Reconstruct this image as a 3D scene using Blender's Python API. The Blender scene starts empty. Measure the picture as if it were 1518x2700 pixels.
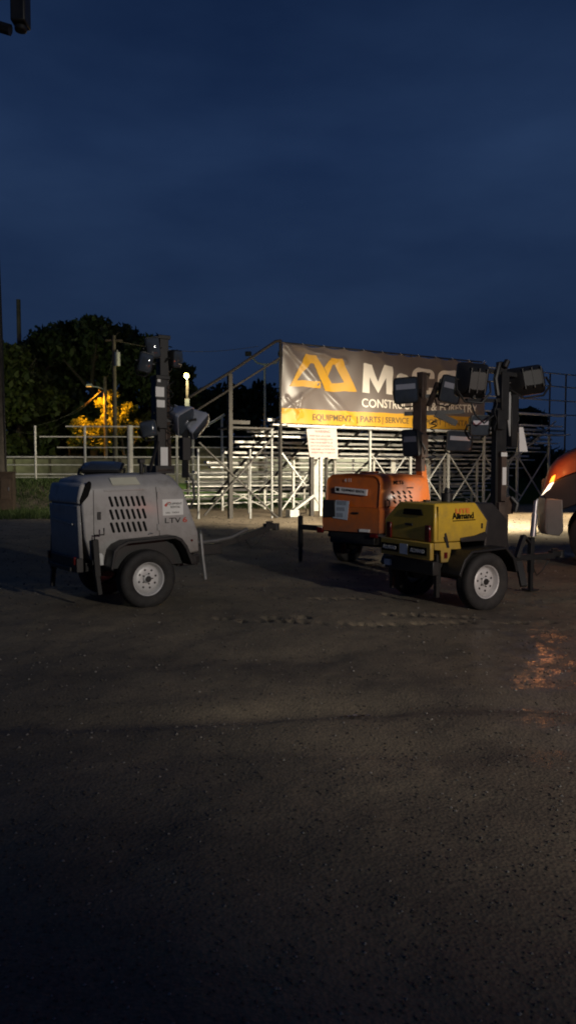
import bpy, bmesh, math, random
import numpy as np
from mathutils import Vector, Matrix
random.seed(7); rng = np.random.default_rng(7)
S = bpy.context.scene
C = S.collection
R = math.radians

# ------------------------------------------------------------------ helpers
class MB:
    """collects shapes into one mesh; self.m is the current material slot"""
    def __init__(s): s.v = []; s.f = []; s.mi = []; s.m = 0
    def add(s, vs, fs):
        o = len(s.v); s.v += [tuple(v) for v in vs]
        for f in fs: s.f.append([i+o for i in f]); s.mi.append(s.m)
        return s
    def box(s, c, d, M=None):
        x, y, z = d[0]/2, d[1]/2, d[2]/2
        vs = [Vector((a*x, b*y, e*z)) for a in (-1,1) for b in (-1,1) for e in (-1,1)]
        if M is not None: vs = [M @ v for v in vs]
        c = Vector(c)
        return s.add([v+c for v in vs], [(0,1,3,2),(4,6,7,5),(0,4,5,1),(2,3,7,6),(0,2,6,4),(1,5,7,3)])
    def bar(s, p0, p1, w, h):
        """square bar between two points"""
        p0 = Vector(p0); p1 = Vector(p1); d = p1-p0
        return s.box((p0+p1)/2, (w, h, d.length), d.to_track_quat('Z','Y').to_matrix())
    def tube(s, pts, r, n=8, r2=None):
        pts = [Vector(p) for p in pts]; k = len(pts); vs = []
        q = None
        for i, p in enumerate(pts):
            d = (pts[min(i+1,k-1)]-pts[max(i-1,0)]).normalized()
            if q is None: q = d.orthogonal().normalized()
            else: q = (q-d*q.dot(d)).normalized()
            e = d.cross(q); rr = r if r2 is None else r+(r2-r)*i/(k-1)
            vs += [p+rr*(q*math.cos(2*math.pi*j/n)+e*math.sin(2*math.pi*j/n)) for j in range(n)]
        fs = [(i*n+j, i*n+(j+1)%n, (i+1)*n+(j+1)%n, (i+1)*n+j) for i in range(k-1) for j in range(n)]
        fs += [tuple(range(n-1,-1,-1)), tuple(range((k-1)*n, k*n))]
        return s.add(vs, fs)
    def loft(s, secs, cap=True):
        n = len(secs[0]); vs = [p for q in secs for p in q]
        fs = [(i*n+j, i*n+(j+1)%n, (i+1)*n+(j+1)%n, (i+1)*n+j) for i in range(len(secs)-1) for j in range(n)]
        if cap: fs += [tuple(range(n-1,-1,-1)), tuple(range((len(secs)-1)*n, len(secs)*n))]
        return s.add(vs, fs)
    def prism_y(s, xz, y0, y1):
        return s.loft([[(x, y0, z) for x, z in xz], [(x, y1, z) for x, z in xz]])
    def prism_x(s, yz, x0, x1):
        return s.loft([[(x0, y, z) for y, z in yz], [(x1, y, z) for y, z in yz]])
    def lathe_y(s, prof, c, n=40, close=False):
        """prof: (radius, y) list revolved about the y axis through c"""
        vs = []
        for i in range(n):
            a = 2*math.pi*i/n
            vs += [(c[0]+r*math.cos(a), c[1]+y, c[2]+r*math.sin(a)) for r, y in prof]
        k = len(prof)
        fs = [(i*k+j, i*k+(j+1)%k, ((i+1)%n)*k+(j+1)%k, ((i+1)%n)*k+j) for i in range(n) for j in range(k if close else k-1)]
        return s.add(vs, fs)
    def build(s, name, mats, parent=None, bevel=0, seg=2, M=None, angle=38, wn=False):
        me = bpy.data.meshes.new(name); me.from_pydata(s.v, [], s.f)
        if not isinstance(mats, (list, tuple)): mats = [mats]
        for m in mats: me.materials.append(m)
        me.polygons.foreach_set('material_index', s.mi)
        bm = bmesh.new(); bm.from_mesh(me)
        bmesh.ops.recalc_face_normals(bm, faces=bm.faces)
        for e in bm.edges:
            e.smooth = not (len(e.link_faces) == 2 and e.calc_face_angle(0) > R(angle))
        for f in bm.faces: f.smooth = True
        bm.to_mesh(me); bm.free()
        o = bpy.data.objects.new(name, me); C.objects.link(o)
        if parent: o.parent = parent
        if M is not None: o.matrix_local = M
        if bevel:
            b = o.modifiers.new('bevel', 'BEVEL'); b.width = bevel; b.segments = seg; b.limit_method = 'ANGLE'; b.angle_limit = R(30)
            b.harden_normals = False
        return o

def empty(name, loc, rz=0, label=None, cat=None, group=None):
    o = bpy.data.objects.new(name, None); C.objects.link(o)
    o.location = loc; o.rotation_euler = (0, 0, rz); o.empty_display_size = .2
    if label: tag(o, label, cat, group)
    return o
def tag(o, label, cat, group=None):
    o['label'] = label; o['category'] = cat
    if group: o['group'] = group
    return o
def basis(right, up, loc):
    r = Vector(right).normalized(); u = Vector(up); n = r.cross(u).normalized(); u = n.cross(r)
    return Matrix(((r.x,u.x,n.x,loc[0]),(r.y,u.y,n.y,loc[1]),(r.z,u.z,n.z,loc[2]),(0,0,0,1)))
def lettering(name, rows, mat, parent, M, bold=0.0, ext=.0015):
    """rows: (string, x, y, size, xscale) joined into one mesh lying in M's xy plane"""
    bm = bmesh.new()
    for st, x, y, size, xs in rows:
        cu = bpy.data.curves.new('t', 'FONT'); cu.body = st; cu.size = size; cu.extrude = ext; cu.offset = bold*size; cu.resolution_u = 3
        t = bpy.data.objects.new('t', cu); C.objects.link(t)
        bpy.context.view_layer.update()
        me = bpy.data.meshes.new_from_object(t.evaluated_get(bpy.context.evaluated_depsgraph_get()))
        me.transform(Matrix.Translation((x, y, 0)) @ Matrix.Diagonal((xs, 1, 1, 1)))
        bm.from_mesh(me); bpy.data.objects.remove(t); bpy.data.curves.remove(cu); bpy.data.meshes.remove(me)
    me = bpy.data.meshes.new(name); bm.to_mesh(me); bm.free(); me.materials.clear(); me.materials.append(mat)
    o = bpy.data.objects.new(name, me); C.objects.link(o); o.parent = parent; o.matrix_local = M
    return o

# ------------------------------------------------------------------ materials
def mat(name, col, rough=.5, metal=0, var=.0, scale=8, bump=0, bscale=60, col2=None, spec=None, dirt=0, coat=0, mud=0):
    m = bpy.data.materials.new(name); m.use_nodes = True
    n = m.node_tree.nodes; l = m.node_tree.links; b = n['Principled BSDF']
    b.inputs['Roughness'].default_value = rough; b.inputs['Metallic'].default_value = metal
    if spec is not None: b.inputs['Specular IOR Level'].default_value = spec
    if coat: b.inputs['Coat Weight'].default_value = coat; b.inputs['Coat Roughness'].default_value = .15
    tc = n.new('ShaderNodeTexCoord')
    no = n.new('ShaderNodeTexNoise'); no.inputs['Scale'].default_value = scale; no.inputs['Detail'].default_value = 6
    l.new(tc.outputs['Object'], no.inputs['Vector'])
    rp = n.new('ShaderNodeValToRGB'); c2 = col2 or [c*(1-var) for c in col]
    rp.color_ramp.elements[0].position = .35; rp.color_ramp.elements[1].position = .65
    rp.color_ramp.elements[0].color = (*c2, 1); rp.color_ramp.elements[1].color = (*col, 1)
    l.new(no.outputs['Fac'], rp.inputs['Fac'])
    out = rp.outputs['Color']
    if dirt:
        n2 = n.new('ShaderNodeTexNoise'); n2.inputs['Scale'].default_value = 3.3; n2.inputs['Detail'].default_value = 9; n2.inputs['Roughness'].default_value = .7
        l.new(tc.outputs['Object'], n2.inputs['Vector'])
        mr = n.new('ShaderNodeMapRange'); mr.inputs[1].default_value = .5; mr.inputs[2].default_value = .75; mr.inputs[4].default_value = dirt
        l.new(n2.outputs['Fac'], mr.inputs[0])
        dout = mr.outputs[0]
        if mud:     # road spray thrown up over the lower panels
            sz = n.new('ShaderNodeSeparateXYZ'); l.new(tc.outputs['Object'], sz.inputs[0])
            n4 = n.new('ShaderNodeTexNoise'); n4.inputs['Scale'].default_value = 9; n4.inputs['Detail'].default_value = 8; n4.inputs['Roughness'].default_value = .75; l.new(tc.outputs['Object'], n4.inputs['Vector'])
            zs = n.new('ShaderNodeMath'); zs.operation = 'MULTIPLY_ADD'; zs.inputs[1].default_value = -.7; l.new(n4.outputs['Fac'], zs.inputs[0]); l.new(sz.outputs['Z'], zs.inputs[2])
            mz = n.new('ShaderNodeMapRange'); mz.inputs[1].default_value = .72; mz.inputs[2].default_value = .12; mz.inputs[4].default_value = mud; l.new(zs.outputs[0], mz.inputs[0])
            mxx = n.new('ShaderNodeMath'); mxx.operation = 'MAXIMUM'; l.new(dout, mxx.inputs[0]); l.new(mz.outputs[0], mxx.inputs[1]); dout = mxx.outputs[0]
        mx = n.new('ShaderNodeMixRGB'); mx.inputs[2].default_value = (.11,.09,.07,1)
        l.new(dout, mx.inputs[0]); l.new(out, mx.inputs[1]); out = mx.outputs[0]
        ad = n.new('ShaderNodeMath'); ad.operation = 'MULTIPLY_ADD'; ad.inputs[1].default_value = .5; ad.inputs[2].default_value = rough
        l.new(mr.outputs[0], ad.inputs[0]); l.new(ad.outputs[0], b.inputs['Roughness'])
    l.new(out, b.inputs['Base Color'])
    if bump:
        nb = n.new('ShaderNodeTexNoise'); nb.inputs['Scale'].default_value = bscale; nb.inputs['Detail'].default_value = 5
        l.new(tc.outputs['Object'], nb.inputs['Vector'])
        bp = n.new('ShaderNodeBump'); bp.inputs['Strength'].default_value = bump; bp.inputs['Distance'].default_value = .02
        l.new(nb.outputs['Fac'], bp.inputs['Height']); l.new(bp.outputs[0], b.inputs['Normal'])
    return m
def emit(name, col, st):
    m = bpy.data.materials.new(name); m.use_nodes = True; b = m.node_tree.nodes['Principled BSDF']
    b.inputs['Base Color'].default_value = (*[min(1,c) for c in col], 1)
    b.inputs['Emission Color'].default_value = (*col, 1); b.inputs['Emission Strength'].default_value = st
    return m
grey_paint = mat('grey_paint', (.39,.38,.37), .42, var=.08, dirt=.6, coat=.2, mud=.75)
orange_paint = mat('orange_paint', (.62,.15,.018), .42, var=.1, dirt=.6, coat=.2, mud=.75)
yellow_paint = mat('yellow_paint', (.66,.43,.03), .42, var=.1, dirt=.55, coat=.2, mud=.75)
truck_paint = mat('truck_paint', (.34,.085,.03), .5, var=.2, dirt=.5, coat=.1)
unlit_fender = mat('dark_unlit_fender', (.016,.009,.008), .5, var=.3, dirt=.05)  # dark fender paint, deepened to near black for the unlit truck side
black = mat('black_plastic', (.012,.012,.012), .5, var=.3, dirt=.08)
blackm = mat('black_steel', (.014,.0135,.013), .5, .0, var=.3, dirt=.12)
dark_cover = mat('dark_cover', (.026,.023,.021), .42, var=.2, dirt=.12)
brown_steel = mat('brown_steel', (.09,.06,.045), .55, var=.4, dirt=.5)
rubber = mat('rubber', (.019,.018,.0175), .75, var=.4, scale=20, dirt=.3, bump=.15, bscale=80)
rim_m = mat('rim_silver', (.62,.61,.6), .45, .15, var=.12, dirt=.35)
galv = mat('galvanised', (.5,.51,.5), .45, .3, var=.2, scale=5, dirt=.3)
dgalv = mat('weathered_dark_steel', (.045,.04,.036), .6, .2, var=.3, scale=5, dirt=.4)
alu = mat('aluminium_plank', (.72,.71,.68), .42, .15, var=.12, scale=3, dirt=.25)
white_pipe = mat('white_pipe', (.72,.71,.66), .5, var=.15, dirt=.3)
sticker_w = mat('white_sticker', (.78,.77,.74), .5, var=.06)
sticker_c = mat('cream_sticker', (.66,.64,.5), .5, var=.06)
sticker_b = mat('pale_blue_sticker', (.5,.57,.66), .5, var=.1)
sticker_g = mat('sticker_print', (.3,.34,.4), .5, var=.2, scale=30)
ink = mat('dark_ink', (.008,.008,.008), .9, spec=.1)
red_ink = mat('red_ink', (.5,.05,.03), .5)
orange_ink = mat('orange_ink', (.75,.2,.03), .5)
white_ink = mat('white_ink', (.75,.75,.73), .5)
red_lens = mat('red_lens', (.09,.006,.006), .15)
lens_g = mat('lamp_glass', (.05,.06,.075), .08, var=.2, spec=.9)
refl = mat('lamp_reflector', (.5,.52,.58), .25, .45)
silver = mat('silver_steel', (.6,.6,.6), .3, .8, var=.15, dirt=.2)
chrome = mat('bumper_steel', (.22,.21,.195), .45, .4, var=.1, dirt=.25)
ban_grey = mat('banner_grey', (.15,.124,.115), .36, var=.1, scale=1.2)
ban_yel = mat('banner_yellow', (.54,.285,.02), .5, var=.08, scale=1.2)
ban_wht = mat('banner_white', (.75,.7,.64), .5, var=.05, scale=1.2)
ban_ink = mat('banner_dark_print', (.1,.07,.03), .5)
wood = mat('weathered_wood', (.13,.1,.075), .8, var=.5, scale=6, bump=.3, bscale=25)
bark = mat('bark', (.06,.045,.035), .9, var=.5, bump=.5, bscale=12)
concrete = mat('pole_timber', (.12,.1,.08), .85, var=.4, scale=3, bump=.2)

def leaf_mat(name, c1, c2):
    m = bpy.data.materials.new(name); m.use_nodes = True
    n = m.node_tree.nodes; l = m.node_tree.links; b = n['Principled BSDF']
    g = n.new('ShaderNodeNewGeometry'); rp = n.new('ShaderNodeValToRGB')
    rp.color_ramp.elements[0].color = (*c1,1); rp.color_ramp.elements[1].color = (*c2,1)
    l.new(g.outputs['Random Per Island'], rp.inputs['Fac']); l.new(rp.outputs[0], b.inputs['Base Color'])
    b.inputs['Roughness'].default_value = .6
    tr = n.new('ShaderNodeBsdfTranslucent'); l.new(rp.outputs[0], tr.inputs['Color'])
    mx = n.new('ShaderNodeMixShader'); mx.inputs[0].default_value = .3
    l.new(b.outputs[0], mx.inputs[1]); l.new(tr.outputs[0], mx.inputs[2]); l.new(mx.outputs[0], n['Material Output'].inputs['Surface'])
    return m
leaf_dark = leaf_mat('leaf_dark', (.02,.034,.010), (.055,.075,.02))
leaf_pale = leaf_mat('leaf_pale', (.04,.055,.012), (.09,.1,.022))
leaf_amber_lit = leaf_mat('leaf_amber_lit', (.10,.10,.012), (.2,.18,.02))  # leaf colour turned yellower to carry the amber lamplight
grass_m = leaf_mat('grass_blade', (.03,.06,.012), (.08,.12,.03))

def ground_mat():
    m = bpy.data.materials.new('wet_gravel'); m.use_nodes = True
    n = m.node_tree.nodes; l = m.node_tree.links; b = n['Principled BSDF']
    tc = n.new('ShaderNodeTexCoord')
    def noise(sc, det=6, ro=.6):
        t = n.new('ShaderNodeTexNoise'); t.inputs['Scale'].default_value = sc; t.inputs['Detail'].default_value = det; t.inputs['Roughness'].default_value = ro
        l.new(tc.outputs['Object'], t.inputs['Vector']); return t
    big = noise(.35, 8, .65); fine = noise(38, 4, .7); wet = noise(.5, 5, .6)
    vo = n.new('ShaderNodeTexVoronoi'); vo.inputs['Scale'].default_value = 55; l.new(tc.outputs['Object'], vo.inputs['Vector'])
    r1 = n.new('ShaderNodeValToRGB'); r1.color_ramp.elements[0].position = .35; r1.color_ramp.elements[1].position = .68
    r1.color_ramp.elements[0].color = (.075,.066,.055,1); r1.color_ramp.elements[1].color = (.275,.228,.155,1)
    l.new(big.outputs['Fac'], r1.inputs['Fac'])
    r2 = n.new('ShaderNodeValToRGB'); r2.color_ramp.elements[0].position = .3; r2.color_ramp.elements[1].position = .72
    r2.color_ramp.elements[0].color = (.7,.7,.7,1); r2.color_ramp.elements[1].color = (1.3,1.27,1.2,1)
    l.new(fine.outputs['Fac'], r2.inputs['Fac'])
    mx = n.new('ShaderNodeMixRGB'); mx.blend_type = 'MULTIPLY'; mx.inputs[0].default_value = 1
    l.new(r1.outputs[0], mx.inputs[1]); l.new(r2.outputs[0], mx.inputs[2])
    # dry pale dirt in front of and under the stands, with lamplight painted in
    sp0 = n.new('ShaderNodeSeparateXYZ'); l.new(tc.outputs['Object'], sp0.inputs[0])
    wob = n.new('ShaderNodeMath'); wob.operation = 'MULTIPLY_ADD'; wob.inputs[1].default_value = 9; l.new(big.outputs['Fac'], wob.inputs[0]); l.new(sp0.outputs['Y'], wob.inputs[2])
    dm = n.new('ShaderNodeMapRange'); dm.inputs[1].default_value = 23.0; dm.inputs[2].default_value = 26.5; dm.inputs[4].default_value = .92; l.new(wob.outputs[0], dm.inputs[0])
    dr = n.new('ShaderNodeValToRGB'); dr.color_ramp.elements[0].position = .3; dr.color_ramp.elements[1].position = .7; dr.color_ramp.elements[0].color = (.15,.11,.075,1); dr.color_ramp.elements[1].color = (.46,.37,.26,1)
    n3 = noise(2.5, 8, .75); l.new(n3.outputs['Fac'], dr.inputs['Fac'])
    md = n.new('ShaderNodeMixRGB'); l.new(dm.outputs[0], md.inputs[0]); l.new(mx.outputs[0], md.inputs[1]); l.new(dr.outputs[0], md.inputs[2]); mx = md
    # grass-coloured earth beyond the arena fence
    sp = n.new('ShaderNodeSeparateXYZ'); l.new(tc.outputs['Object'], sp.inputs[0])
    my = n.new('ShaderNodeMapRange'); my.inputs[1].default_value = 33; my.inputs[2].default_value = 36; l.new(sp.outputs['Y'], my.inputs[0])
    m2 = n.new('ShaderNodeMixRGB'); m2.inputs[2].default_value = (.05,.075,.022,1)
    l.new(my.outputs[0], m2.inputs[0]); l.new(mx.outputs[0], m2.inputs[1]); l.new(m2.outputs[0], b.inputs['Base Color'])
    # puddled patches on the right: a film of water over the gravel
    acc = None
    for cx, cy, rx, ry, am in ((2.15,6.75,.30,1.2,.8),(3.02,9.15,.17,.25,1.0),(2.1,5.6,.75,2.3,.55)):
        mpn = n.new('ShaderNodeMapping'); mpn.inputs['Location'].default_value = (-cx/rx,-cy/ry,0); mpn.inputs['Scale'].default_value = (1/rx,1/ry,0); l.new(tc.outputs['Object'], mpn.inputs['Vector'])
        ln = n.new('ShaderNodeVectorMath'); ln.operation = 'LENGTH'; l.new(mpn.outputs[0], ln.inputs[0])
        mq = n.new('ShaderNodeMapRange'); mq.inputs[1].default_value = 1.35; mq.inputs[2].default_value = .45; mq.inputs[4].default_value = am; l.new(ln.outputs['Value'], mq.inputs[0])
        if acc is None: acc = mq.outputs[0]
        else:
            mm = n.new('ShaderNodeMath'); mm.operation = 'MAXIMUM'; l.new(acc, mm.inputs[0]); l.new(mq.outputs[0], mm.inputs[1]); acc = mm.outputs[0]
    wn = noise(4.5, 6, .65); wr = n.new('ShaderNodeMapRange'); wr.inputs[1].default_value = .36; wr.inputs[2].default_value = .62; l.new(wn.outputs['Fac'], wr.inputs[0])
    wet2 = n.new('ShaderNodeMath'); wet2.operation = 'MULTIPLY'; l.new(acc, wet2.inputs[0]); l.new(wr.outputs[0], wet2.inputs[1])
    l.new(wet2.outputs[0], b.inputs['Coat Weight']); b.inputs['Coat Roughness'].default_value = .13; b.inputs['Coat IOR'].default_value = 1.4
    rp2 = noise(16, 3, .5); bp2 = n.new('ShaderNodeBump'); bp2.inputs['Strength'].default_value = .3; bp2.inputs['Distance'].default_value = .02; l.new(rp2.outputs['Fac'], bp2.inputs['Height']); l.new(bp2.outputs[0], b.inputs['Coat Normal'])
    # wet patches: smoother where the noise is high, mostly on the right-hand side of the yard
    mr = n.new('ShaderNodeMapRange'); mr.inputs[1].default_value = .5; mr.inputs[2].default_value = .62; l.new(wet.outputs['Fac'], mr.inputs[0])
    mxx = n.new('ShaderNodeMapRange'); mxx.inputs[1].default_value = .9; mxx.inputs[2].default_value = 2.2; l.new(sp.outputs['X'], mxx.inputs[0])
    mu = n.new('ShaderNodeMath'); mu.operation = 'MULTIPLY'; l.new(mr.outputs[0], mu.inputs[0]); l.new(mxx.outputs[0], mu.inputs[1])
    ro = n.new('ShaderNodeMapRange'); ro.inputs[3].default_value = .82; ro.inputs[4].default_value = .45; l.new(mu.outputs[0], ro.inputs[0])
    l.new(ro.outputs[0], b.inputs['Roughness'])
    ad = n.new('ShaderNodeMath'); ad.operation = 'ADD'; l.new(fine.outputs['Fac'], ad.inputs[0]); l.new(vo.outputs['Distance'], ad.inputs[1])
    bp = n.new('ShaderNodeBump'); bp.inputs['Strength'].default_value = .38; bp.inputs['Distance'].default_value = .010
    l.new(ad.outputs[0], bp.inputs['Height']); l.new(bp.outputs[0], b.inputs['Normal'])
    sm = n.new('ShaderNodeMapRange'); sm.inputs[3].default_value = .35; sm.inputs[4].default_value = 0; l.new(my.outputs[0], sm.inputs[0]); l.new(sm.outputs[0], b.inputs['Specular IOR Level'])
    return m

# ------------------------------------------------------------------ ground
def vnoise(x, y, sc, seed):
    g = np.random.default_rng(seed).random((256,256)); X = x*sc; Y = y*sc
    i = np.floor(X).astype(int); j = np.floor(Y).astype(int); fx = X-i; fy = Y-j
    fx = fx*fx*(3-2*fx); fy = fy*fy*(3-2*fy); a = i%256; b = j%256; a1 = (i+1)%256; b1 = (j+1)%256
    return (g[a,b]*(1-fx)+g[a1,b]*fx)*(1-fy)+(g[a,b1]*(1-fx)+g[a1,b1]*fx)*fy-.5
def sstep(t): t = np.clip(t, 0, 1); return t*t*(3-2*t)
def seg_pts(pts, step):
    out = []
    for (a, b), (c, d) in zip(pts, pts[1:]):
        k = max(1, int(math.hypot(c-a, d-b)/step))
        for i in range(k): out.append((a+(c-a)*i/k, b+(d-b)*i/k, math.atan2(d-b, c-a)))
    return out
lugs = []
for pts in ([(-.12,9.35),(.3,9.28),(1.05,9.3)], [(-.5,7.95),(.9,7.8),(1.9,7.95),(2.9,8.0)], [(-.75,8.05),(.3,8.1)], [(1.1,8.35),(2.2,8.2)]):
    for q in seg_pts(pts, .105): lugs.append(q)
WET = [(2.15,6.7,.34,1.25),(3.02,9.15,.2,.3),(2.1,5.2,.55,1.0)]
def height(x, y):
    h = .05*vnoise(x,y,.35,1)+.03*vnoise(x,y,1.1,2)+.018*vnoise(x,y,3.1,3)+.008*vnoise(x,y,7.3,4)+.004*vnoise(x,y,15,5)
    h = h*np.clip((60-y)/30, 0, 1)
    # wheel ruts crossing the yard
    for y0, sl, d, w in ((5.05,.05,.06,.2),(4.3,-.04,.02,.25),(6.6,.03,.018,.3),(10.6,-.05,.03,.3)):
        h = h-d*np.exp(-((y-y0-sl*x-.12*np.sin(x*.9))/w)**2)*(.6+.8*vnoise(x,y,.7,9)+.4)
    for cx, cy, rx, ry in WET: h = h-.02*np.exp(-((x-cx)/rx)**2-((y-cy)/ry)**2)
    bank = 1.1*sstep((y-29)/5.5)*sstep((-x-4.5)/5)
    return h+bank
def make_ground():
    def axis(fine0, fine1, step, lo, hi):
        a = list(np.arange(fine0, fine1, step)); d = step; v = fine0
        pre = []
        while v > lo: d *= 1.12; v -= d; pre.append(v)
        d = step; v = a[-1]; post = []
        while v < hi: d *= 1.12; v += d; post.append(v)
        return np.array(pre[::-1]+a+post)
    xs = axis(-4.2, 4.6, .026, -900, 900); ys = axis(1.6, 11, .03, -60, 1500)
    X, Y = np.meshgrid(xs, ys); Z = height(X, Y)
    for px, py, an in lugs:
        if random.random() < .12+.3*(math.sin(px*2.1+py)>.55): continue
        i0, i1 = np.searchsorted(xs, (px-.15, px+.15)); j0, j1 = np.searchsorted(ys, (py-.15, py+.15))
        jx = px+random.uniform(-.015,.015); jy = py+random.uniform(-.02,.02)
        x = X[j0:j1,i0:i1]-jx; y = Y[j0:j1,i0:i1]-jy; a = an+.5
        u = x*math.cos(a)+y*math.sin(a); v = -x*math.sin(a)+y*math.cos(a)
        Z[j0:j1,i0:i1] -= random.uniform(.02,.065)*np.exp(-(u/.034)**4-(v/random.uniform(.055,.085))**4)
    nx, ny = len(xs), len(ys)
    V = np.stack([X,Y,Z],-1).reshape(-1,3)
    j, i = np.meshgrid(np.arange(ny-1), np.arange(nx-1), indexing='ij'); k = (j*nx+i).ravel()
    F = np.stack([k,k+1,k+nx+1,k+nx],-1)
    me = bpy.data.meshes.new('ground'); me.vertices.add(len(V)); me.vertices.foreach_set('co', V.ravel())
    me.loops.add(F.size); me.loops.foreach_set('vertex_index', F.ravel()); me.polygons.add(len(F))
    me.polygons.foreach_set('loop_start', np.arange(len(F))*4); me.polygons.foreach_set('use_smooth', np.ones(len(F),bool))
    me.update(calc_edges=True); me.materials.append(ground_mat())
    o = bpy.data.objects.new('ground', me); C.objects.link(o); o['kind'] = 'structure'; o['label'] = 'dark wet gravel yard with tyre marks'
    return o
make_ground()
def h1(x, y): return float(height(np.array([x]), np.array([y]))[0])

def make_gravel():
    N = 7000; V = []; F = []
    base = np.array([(1,0,0),(-1,0,0),(0,1,0),(0,-1,0),(0,0,1),(0,0,-1)], float)
    tri = [(0,2,4),(2,1,4),(1,3,4),(3,0,4),(2,0,5),(1,2,5),(3,1,5),(0,3,5)]
    t = rng.random(N); Y = 1.9*np.exp(t*math.log(27/1.9)); X = rng.uniform(-.42,.42,N)*Y*1.05
    H = height(X, Y)
    r = rng.gamma(1.6,.0028,N)+.0022+Y*.0006
    r = np.minimum(r, .0045+.0016*Y)
    for i in range(N):
        b = base*rng.uniform(.6,1.2,(6,1))*r[i]*np.array([1,1,.65]); a = rng.uniform(0,6.28)
        c, s_ = math.cos(a), math.sin(a); b = b@np.array([[c,s_,0],[-s_,c,0],[0,0,1]])
        V.append(b+np.array([X[i],Y[i],H[i]+r[i]*.25]))
        F += [tuple(k+6*i for k in q) for q in tri]
    me = bpy.data.meshes.new('gravel'); me.from_pydata(np.concatenate(V).tolist(), [], F)
    m = leaf_mat('pebble', (.12,.106,.086), (.42,.39,.34)); [k for k in m.node_tree.nodes if k.type == 'VALTORGB'][0].color_ramp.elements[0].position = .72; me.materials.append(m)
    o = bpy.data.objects.new('gravel', me); C.objects.link(o); o['kind'] = 'stuff'
    tag(o, 'loose pale stones scattered over the dark gravel yard', 'gravel')
make_gravel()

def make_grass():
    V = []; F = []
    def blade(x, y, hh, w):
        z = h1s; a = random.uniform(0,6.28); dx, dy = math.cos(a)*w, math.sin(a)*w; lx, ly = random.gauss(0,.35)*hh, random.gauss(0,.35)*hh
        o = len(V); V.extend([(x-dx,y-dy,z-.02),(x+dx,y+dy,z-.02),(x+lx,y+ly,z+hh)]); F.append((o,o+1,o+2))
    pts = [(random.uniform(-16,-4.2), random.uniform(24.5,35)) for _ in range(26000)]
    pts += [(random.uniform(-5,6), random.uniform(31,44)) for _ in range(7000)]
    hs = height(np.array([p[0] for p in pts]), np.array([p[1] for p in pts]))
    for (x, y), hz in zip(pts, hs):
        h1s = float(hz); w = .018
        o = len(V); a = random.uniform(0,6.28); hh = random.uniform(.06,.22)*(1.6 if random.random()<.08 else 1)
        dx, dy = math.cos(a)*w, math.sin(a)*w; lx, ly = random.gauss(0,.4)*hh, random.gauss(0,.4)*hh
        V.extend([(x-dx,y-dy,h1s-.02),(x+dx,y+dy,h1s-.02),(x+lx,y+ly,h1s+hh)]); F.append((o,o+1,o+2))
    me = bpy.data.meshes.new('grass'); me.from_pydata(V, [], F); me.materials.append(grass_m)
    o = bpy.data.objects.new('grass', me); C.objects.link(o); o['kind'] = 'stuff'
    tag(o, 'rough green grass on the bank below the white pipe fence', 'grass')
make_grass()

# ------------------------------------------------------------------ trailer pieces
def wheel(parent, side, r=.34, w=.205, ytrack=.72, holes=8, x=0):
    """side -1 = near (y negative) ; outer face at ytrack"""
    yc = side*(ytrack-w/2); s = side
    m = MB(); m.tube([(x,yc-s*.1,r),(x,yc+s*.02,r)], .11, 20)
    hub = m.build('wheel', blackm, parent)
    t = MB(); h = w/2
    prof = [(r*.575,-h*.72),(r*.66,-h*.93),(r*.8,-h*1.0),(r*.92,-h*.93),(r*.985,-h*.74),(r,-h*.5),(r,-h*.22),(r*.982,-h*.2),(r*.982,-h*.1),(r,-h*.08),(r,h*.08),(r*.982,h*.1),(r*.982,h*.2),(r,h*.22),(r,h*.5),(r*.985,h*.74),(r*.92,h*.93),(r*.8,h),(r*.66,h*.93),(r*.575,h*.72)]
    t.lathe_y(prof, (x,yc,r), 56, close=True); t.build('tyre', rubber, hub, angle=50)
    q = MB(); R0 = r*.6
    pr = [(.0,.055),(.035,.055),(.045,.05),(.055,.028),(R0*.62,.034),(R0*.74,.022),(R0*.8,.0),(R0*.86,.03),(R0*.9,.062),(R0*.985,.074),(R0*1.0,.066),(R0*.99,.05),(R0*.9,-.09)]
    q.lathe_y([(a, s*b) for a, b in pr], (x,yc,r), 48)
    q.m = 1
    for k in range(holes):
        a = 2*math.pi*(k+.35)/holes; rr = R0*.53
        c = (x+rr*math.cos(a), yc+s*.036, r+rr*math.sin(a)); q.tube([c,(c[0],c[1]-s*.012,c[2])], .0125, 10)
    q.tube([(x,yc+s*.02,r),(x,yc+s*.068,r)], .036, 16)
    for k in range(5 if holes == 8 else 6):
        a = 2*math.pi*k/5; q.tube([(x+.062*math.cos(a),yc+s*.026,r+.062*math.sin(a)),(x+.062*math.cos(a),yc+s*.046,r+.062*math.sin(a))], .008, 6)
    q.build('rim', [rim_m, blackm], hub)
    return hub
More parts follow.
